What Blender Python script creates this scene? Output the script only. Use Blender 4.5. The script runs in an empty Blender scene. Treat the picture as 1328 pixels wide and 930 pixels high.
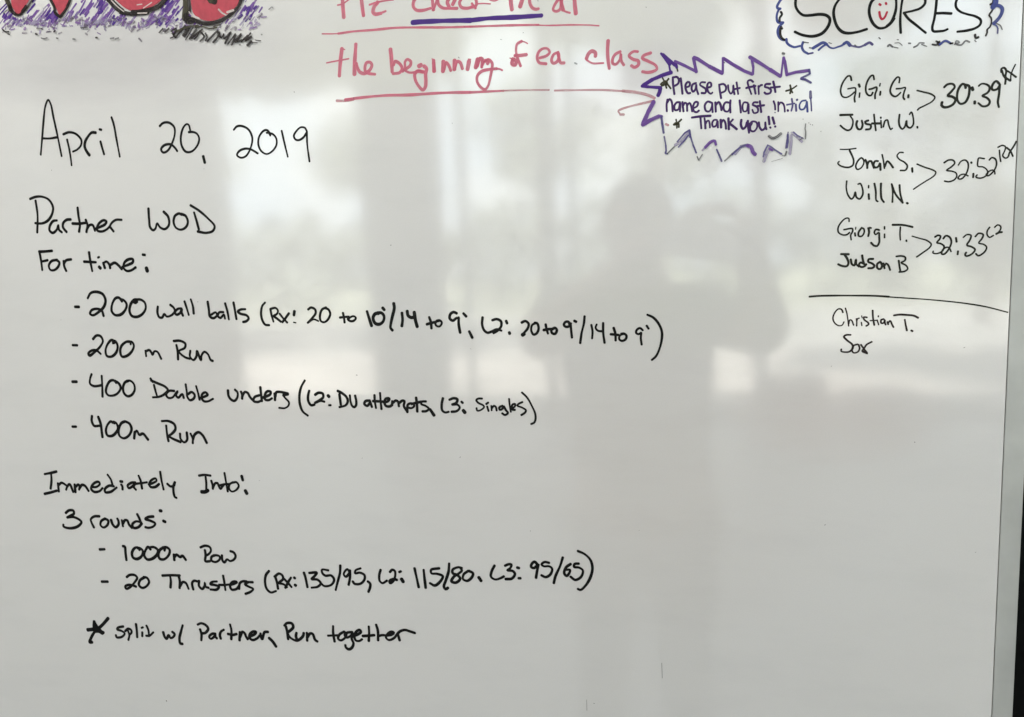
import bpy, bmesh, math, random
from mathutils import Vector, Matrix, Euler
S = bpy.context.scene
C = S.collection
# ------------------------------------------------------------------ camera
cam = bpy.data.cameras.new('camera'); co = bpy.data.objects.new('camera', cam); C.objects.link(co)
cam.sensor_width = 36.0; cam.lens = 36.0 * 960 / 1328; cam.clip_start = 0.002; cam.clip_end = 200
Rm = Matrix([[0.976141, 0.014672, 0.216641], [0.212612, 0.138047, -0.967336], [-0.044099, 0.990317, 0.131634]]).to_4x4()
co.matrix_world = Matrix.Translation((0, -0.70, 1.50)) @ Rm
S.camera = co
# ------------------------------------------------------------------ light
w = bpy.data.worlds.new('World'); S.world = w; w.use_nodes = True
bg = w.node_tree.nodes['Background']; bg.inputs[1].default_value = 0.46     # bright hazy sky with thin cloud
_tc = w.node_tree.nodes.new('ShaderNodeTexCoord'); _n = w.node_tree.nodes.new('ShaderNodeTexNoise'); _n.inputs['Scale'].default_value = 5; _n.inputs['Detail'].default_value = 5
_m = w.node_tree.nodes.new('ShaderNodeMix'); _m.data_type = 'RGBA'; _m.inputs[6].default_value = (.74, .86, 1, 1); _m.inputs[7].default_value = (1.08, 1.07, 1.04, 1)
_r = w.node_tree.nodes.new('ShaderNodeMapRange'); _r.inputs[1].default_value = .38; _r.inputs[2].default_value = .62
for a_, b_ in ((_tc.outputs['Generated'], _n.inputs['Vector']), (_n.outputs['Fac'], _r.inputs[0]), (_r.outputs[0], _m.inputs['Factor']), (_m.outputs[2], bg.inputs[0])): w.node_tree.links.new(a_, b_)
sun = bpy.data.lights.new('sun', 'SUN'); sun.energy = 5.0; sun.angle = math.radians(0.6); sun.color = (1, .95, .88)
so = bpy.data.objects.new('sun', sun); C.objects.link(so)
so.rotation_euler = Vector((-.62, -.20, -.76)).to_track_quat('-Z', 'Y').to_euler()      # along the street, hardly enters the shop
def area(name, loc, target, sx, sy, e, col):
    l = bpy.data.lights.new(name, 'AREA'); l.shape = 'RECTANGLE'; l.size = sx; l.size_y = sy; l.energy = e; l.color = col
    o = bpy.data.objects.new(name, l); C.objects.link(o); o.location = loc
    o.rotation_euler = (Vector(target) - Vector(loc)).to_track_quat('-Z', 'Y').to_euler(); return o
area('board_fill', (-1.7, -1.5, 3.5), (-.5, 0, 1.75), 1.0, 1.0, 7.2, (1, .965, .90))  # unseen fill light, added to lift and warm the board's upper left
area('board_fill', (1.7, -1.5, 3.5), (.2, 0, 1.75), 1.0, 1.0, 3.2, (.99, .99, .97))  # weaker unseen fill light, added from the right
S.view_settings.view_transform = 'Standard'; S.view_settings.look = 'None'
S.view_settings.exposure = 3.16; S.view_settings.gamma = 1.0
S.cycles.use_denoising = True
S.cycles.max_bounces = 6; S.cycles.transparent_max_bounces = 16
S.cycles.caustics_reflective = False; S.cycles.caustics_refractive = False
# ------------------------------------------------------------------ helpers
def tag(o, label=None, cat=None, group=None, kind=None):
    if label: o['label'] = label
    if cat: o['category'] = cat
    if group: o['group'] = group
    if kind: o['kind'] = kind
    return o
def link(name, me, parent=None, mats=()):
    o = bpy.data.objects.new(name, me); C.objects.link(o)
    if parent: o.parent = parent
    if me is not None:
        for m in mats: me.materials.append(m)
    return o
def obj(name, bm, mats, parent=None, smooth=False):
    me = bpy.data.meshes.new(name); bm.to_mesh(me); bm.free()
    if smooth:
        for p in me.polygons: p.use_smooth = True
    return link(name, me, parent, mats if isinstance(mats, (list, tuple)) else [mats])
def box(bm, x0, x1, y0, y1, z0, z1, bev=0):
    r = bmesh.ops.create_cube(bm, size=1)
    M_ = Matrix.Translation(((x0+x1)/2, (y0+y1)/2, (z0+z1)/2)) @ Matrix.Diagonal((x1-x0, y1-y0, z1-z0, 1))
    bmesh.ops.transform(bm, matrix=M_, verts=r['verts'])
    if bev:
        es = list({e for v in r['verts'] for e in v.link_edges})
        bmesh.ops.bevel(bm, geom=es, offset=bev, segments=2, affect='EDGES', profile=.5)
def boxobj(name, mats, parent, *a, bev=0):
    bm = bmesh.new(); box(bm, *a, bev=bev); return obj(name, bm, mats, parent)
def mat(name, col, rough=.6, metal=0, emit=0, noise=0, nscale=8, spec=.5):
    m = bpy.data.materials.new(name); m.use_nodes = True; nt = m.node_tree; b = nt.nodes['Principled BSDF']
    b.inputs['Base Color'].default_value = (*col, 1); b.inputs['Roughness'].default_value = rough
    b.inputs['Metallic'].default_value = metal; b.inputs['Specular IOR Level'].default_value = spec
    if noise:
        tc = nt.nodes.new('ShaderNodeTexCoord'); n = nt.nodes.new('ShaderNodeTexNoise'); n.inputs['Scale'].default_value = nscale
        n.inputs['Detail'].default_value = 6
        r = nt.nodes.new('ShaderNodeMapRange'); r.inputs[1].default_value = .3; r.inputs[2].default_value = .7
        r.inputs[3].default_value = 1-noise; r.inputs[4].default_value = 1+noise
        h = nt.nodes.new('ShaderNodeHueSaturation'); h.inputs['Color'].default_value = (*col, 1)
        nt.links.new(tc.outputs['Object'], n.inputs['Vector']); nt.links.new(n.outputs['Fac'], r.inputs[0])
        nt.links.new(r.outputs[0], h.inputs['Value']); nt.links.new(h.outputs[0], b.inputs['Base Color'])
    if emit:
        b.inputs['Emission Color'].default_value = (*col, 1); b.inputs['Emission Strength'].default_value = emit
    return m
# ------------------------------------------------------------------ materials of the board
def board_mat():
    m = bpy.data.materials.new('enamel'); m.use_nodes = True; nt = m.node_tree; N = nt.nodes; K = nt.links
    b = N['Principled BSDF']; tc = N.new('ShaderNodeTexCoord')
    def noise(scale, detail=3, vec=None, rough=.5):
        n = N.new('ShaderNodeTexNoise'); n.inputs['Scale'].default_value = scale; n.inputs['Detail'].default_value = detail
        n.inputs['Roughness'].default_value = rough
        K.new(vec or tc.outputs['Object'], n.inputs['Vector']); return n.outputs['Fac']
    def math_(op, a, bb, clamp=False):
        n = N.new('ShaderNodeMath'); n.operation = op; n.use_clamp = clamp
        for i, v in enumerate((a, bb)):
            if isinstance(v, (int, float)): n.inputs[i].default_value = v
            else: K.new(v, n.inputs[i])
        return n.outputs[0]
    def mix(f, a, bb):
        n = N.new('ShaderNodeMix'); n.data_type = 'RGBA'
        if isinstance(f, (int, float)): n.inputs['Factor'].default_value = f
        else: K.new(f, n.inputs['Factor'])
        for s, v in ((6, a), (7, bb)):
            if isinstance(v, tuple): n.inputs[s].default_value = (*v, 1)
            else: K.new(v, n.inputs[s])
        return n.outputs[2]
    def blob(cx, cz, rx, rz):      # soft elliptical patch of tint
        mp = N.new('ShaderNodeMapping'); mp.inputs['Location'].default_value = (-cx/rx, 0, -cz/rz)
        mp.inputs['Scale'].default_value = (1/rx, 0, 1/rz)
        K.new(tc.outputs['Object'], mp.inputs['Vector'])
        g = N.new('ShaderNodeTexGradient'); g.gradient_type = 'SPHERICAL'; K.new(mp.outputs[0], g.inputs[0])
        return math_('POWER', g.outputs['Fac'], .7)
    base = mix(noise(2.2, 4), (.795, .80, .80), (.812, .812, .812))
    # wiped ink residue: streaky, horizontal-ish
    mp = N.new('ShaderNodeMapping'); mp.inputs['Scale'].default_value = (5, 1, 16); mp.inputs['Rotation'].default_value = (0, .25, 0)
    K.new(tc.outputs['Object'], mp.inputs['Vector'])
    st = noise(1.6, 7, mp.outputs[0], .62)
    rs = N.new('ShaderNodeMapRange'); rs.inputs[1].default_value = .48; rs.inputs[2].default_value = .72; K.new(st, rs.inputs[0])
    c = mix(math_('MULTIPLY', rs.outputs[0], .10), base, (.50, .52, .54))
    for (cx, cz, rx, rz, col, f) in BLOBS:
        s2 = math_('MULTIPLY', blob(cx, cz, rx, rz), math_('ADD', math_('MULTIPLY', st, .8), .35))
        c = mix(math_('MULTIPLY', s2, f), c, col)
    gr = N.new('ShaderNodeMapRange'); gr.inputs[1].default_value = .3; gr.inputs[2].default_value = .7; gr.inputs[3].default_value = .982; gr.inputs[4].default_value = 1.018
    K.new(noise(820, 2, None, .7), gr.inputs[0])                     # fine grain of the enamel
    hs = N.new('ShaderNodeHueSaturation'); K.new(gr.outputs[0], hs.inputs['Value']); K.new(c, hs.inputs['Color']); c = hs.outputs[0]
    K.new(c, b.inputs['Base Color'])
    rr = N.new('ShaderNodeMapRange'); rr.inputs[3].default_value = .055; rr.inputs[4].default_value = .10
    K.new(noise(7, 5, mp.outputs[0]), rr.inputs[0]); K.new(rr.outputs[0], b.inputs['Roughness'])
    b.inputs['IOR'].default_value = 2.0
    # orange peel and faint panel waviness, so the mirrored room wobbles
    h = math_('ADD', math_('MULTIPLY', noise(55, 2), .000022), math_('MULTIPLY', noise(9, 2), .00011))
    bp = N.new('ShaderNodeBump'); bp.inputs['Strength'].default_value = 1; bp.inputs['Distance'].default_value = 1
    K.new(h, bp.inputs['Height']); K.new(bp.outputs[0], b.inputs['Normal'])
    return m
BLOBS = [(-.52, 1.735, .26, .07, (.45, .42, .47), .35), (-.60, 1.73, .15, .05, (.40, .40, .42), .35),  # wiped ink residue round the heading and the burst
         (-.03, 1.655, .09, .035, (.50, .44, .56), .30), (.06, 1.60, .06, .04, (.50, .46, .58), .25),
         (.15, 1.645, .16, .02, (.40, .44, .40), .30), (.10, 1.70, .06, .05, (.75, .60, .60), .18),
         (-.44, 1.38, .20, .10, (.74, .66, .64), .20), (-.05, 1.30, .25, .18, (.70, .62, .57), .22),  # broad pinkish and yellow-green tints
         (.14, 1.35, .1, .05, (.75, .60, .58), .22), (-.2, 1.70, .20, .05, (.74, .74, .55), .22),
         (.02, 1.45, .2, .05, (.66, .70, .58), .2)]
def ink(name, col, alpha, var=.06, edge=0, rough=.38):
    m = bpy.data.materials.new(name); m.use_nodes = True; nt = m.node_tree; N = nt.nodes; K = nt.links
    b = N['Principled BSDF']; b.inputs['Base Color'].default_value = (*col, 1); b.inputs['Roughness'].default_value = rough
    b.inputs['Specular IOR Level'].default_value = .22
    uv = N.new('ShaderNodeUVMap'); uv.uv_map = 'stroke'
    mp = N.new('ShaderNodeMapping'); mp.inputs['Scale'].default_value = (3.2, 90, 1); K.new(uv.outputs[0], mp.inputs[0])
    n = N.new('ShaderNodeTexNoise'); n.inputs['Scale'].default_value = 1.0; n.inputs['Detail'].default_value = 5; K.new(mp.outputs[0], n.inputs['Vector'])
    r = N.new('ShaderNodeMapRange'); r.inputs[1].default_value = .3; r.inputs[2].default_value = .62
    r.inputs[3].default_value = max(0, alpha-var); r.inputs[4].default_value = min(1, alpha+var); K.new(n.outputs['Fac'], r.inputs[0])
    f = r.outputs[0]
    if edge:
        sx = N.new('ShaderNodeSeparateXYZ'); K.new(uv.outputs[0], sx.inputs[0])
        a1 = N.new('ShaderNodeMath'); a1.operation = 'SUBTRACT'; K.new(sx.outputs[0], a1.inputs[0]); a1.inputs[1].default_value = .5
        a2 = N.new('ShaderNodeMath'); a2.operation = 'ABSOLUTE'; K.new(a1.outputs[0], a2.inputs[0])
        a3 = N.new('ShaderNodeMapRange'); a3.inputs[1].default_value = .25; a3.inputs[2].default_value = .48; a3.inputs[3].default_value = 0; a3.inputs[4].default_value = edge
        K.new(a2.outputs[0], a3.inputs[0])
        a4 = N.new('ShaderNodeMath'); a4.operation = 'ADD'; a4.use_clamp = True; K.new(f, a4.inputs[0]); K.new(a3.outputs[0], a4.inputs[1]); f = a4.outputs[0]
    t = N.new('ShaderNodeBsdfTransparent'); mx = N.new('ShaderNodeMixShader')
    K.new(f, mx.inputs[0]); K.new(t.outputs[0], mx.inputs[1]); K.new(b.outputs[0], mx.inputs[2])
    K.new(mx.outputs[0], N['Material Output'].inputs['Surface'])
    return m
INK = dict(
    black=ink('black_ink', (.006, .006, .006), .99, .03), ink=ink('worn_black_ink', (.018, .019, .014), .95, .07),
    char=ink('brownish_black_ink', (.026, .018, .018), .92, .09), dark=ink('dark_ink', (.014, .010, .010), .88, .16),
    olive=ink('olive_black_ink', (.045, .042, .024), .88, .14), red=ink('faded_red_ink', (.66, .155, .24), .66, .16, .16),
    faint=ink('pale_red_ink', (.58, .26, .30), .50, .14, .14), crimson=ink('crimson_ink', (.50, .068, .10), .90, .10),
    scarlet=ink('scarlet_ink', (.52, .03, .07), .88, .08), purple=ink('purple_ink', (.075, .028, .24), .93, .10, .05),
    violet=ink('violet_ink', (.17, .080, .34), .82, .16, .12), lav=ink('thin_violet_ink', (.24, .13, .38), .60, .28),
    purpletext=ink('purple_pen_ink', (.058, .022, .125), .9, .1), slate=ink('slate_ink', (.10, .085, .26), .74, .2, .12),
    blue=ink('blue_ink', (.065, .085, .30), .84, .14), wash=ink('washed_violet_ink', (.38, .34, .50), .50, .30),
    dim=ink('rubbed_grey_ink', (.10, .10, .11), .62, .3), dim2=ink('rubbed_grey_violet_ink', (.17, .14, .2), .42, .36),
    pale=ink('scratched_ink', (.66, .60, .58), .8, .2))
# ------------------------------------------------------------------ the whiteboard
board = link('whiteboard', None); tag(board, 'white enamel whiteboard covered in handwritten workout notes, with a flat grey aluminium edge strip', 'whiteboard')
XR = .2755                                   # joint between enamel and edge strip
def sheet(name, m, parent, x0, x1, z0, z1, y0, y1):
    bm = bmesh.new(); box(bm, x0, x1, y0, y1, z0, z1, bev=.00035); return obj(name, bm, m, parent)
sheet('writing_surface', board_mat(), board, -1.60, XR-.0001, .74, 1.955, 0, .012)
alu = mat('aluminium', (.56, .58, .57), .45, .3, noise=.14, nscale=14)
def alu_wear(m):
    nt = m.node_tree; N = nt.nodes; K = nt.links; b = N['Principled BSDF']
    tc = N.new('ShaderNodeTexCoord'); mp = N.new('ShaderNodeMapping'); mp.inputs['Scale'].default_value = (60, 1, 6); K.new(tc.outputs['Object'], mp.inputs[0])
    n = N.new('ShaderNodeTexNoise'); n.inputs['Scale'].default_value = 2; n.inputs['Detail'].default_value = 6; K.new(mp.outputs[0], n.inputs['Vector'])
    r = N.new('ShaderNodeMapRange'); r.inputs[3].default_value = .34; r.inputs[4].default_value = .6; K.new(n.outputs['Fac'], r.inputs[0]); K.new(r.outputs[0], b.inputs['Roughness'])
alu_wear(alu)
XO = .2921
sheet('edge_strip', alu, board, XR+.0004, XO, .722, 1.975, -.0008, .016)
tag(bpy.data.objects['edge_strip'], 'right aluminium strip with a thin dark joint beside the enamel')
gap = mat('joint_shadow', (.02, .02, .02), .8)
sheet('joint_shade', gap, board, XR-.0001, XR+.0004, .742, 1.955, .0015, .012)  # near-black strip stands in for the shade in the open joint
sheet('edge_strip', alu, board, -1.617, XR, 1.9564, 1.975, -.0016, .016)
sheet('edge_strip', alu, board, -1.617, XR, .722, .7386, -.0016, .016)
sheet('edge_strip', alu, board, -1.617, -1.6006, .7392, 1.9558, -.0016, .016)
# wall behind it
wallm = mat('black_wall_paint', (.004, .0045, .0045), .8, noise=.2, nscale=20, spec=.15)
bw = boxobj('wall', wallm, None, -9, 9, .022, .15, 0, 4.2); tag(bw, kind='structure')

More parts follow.
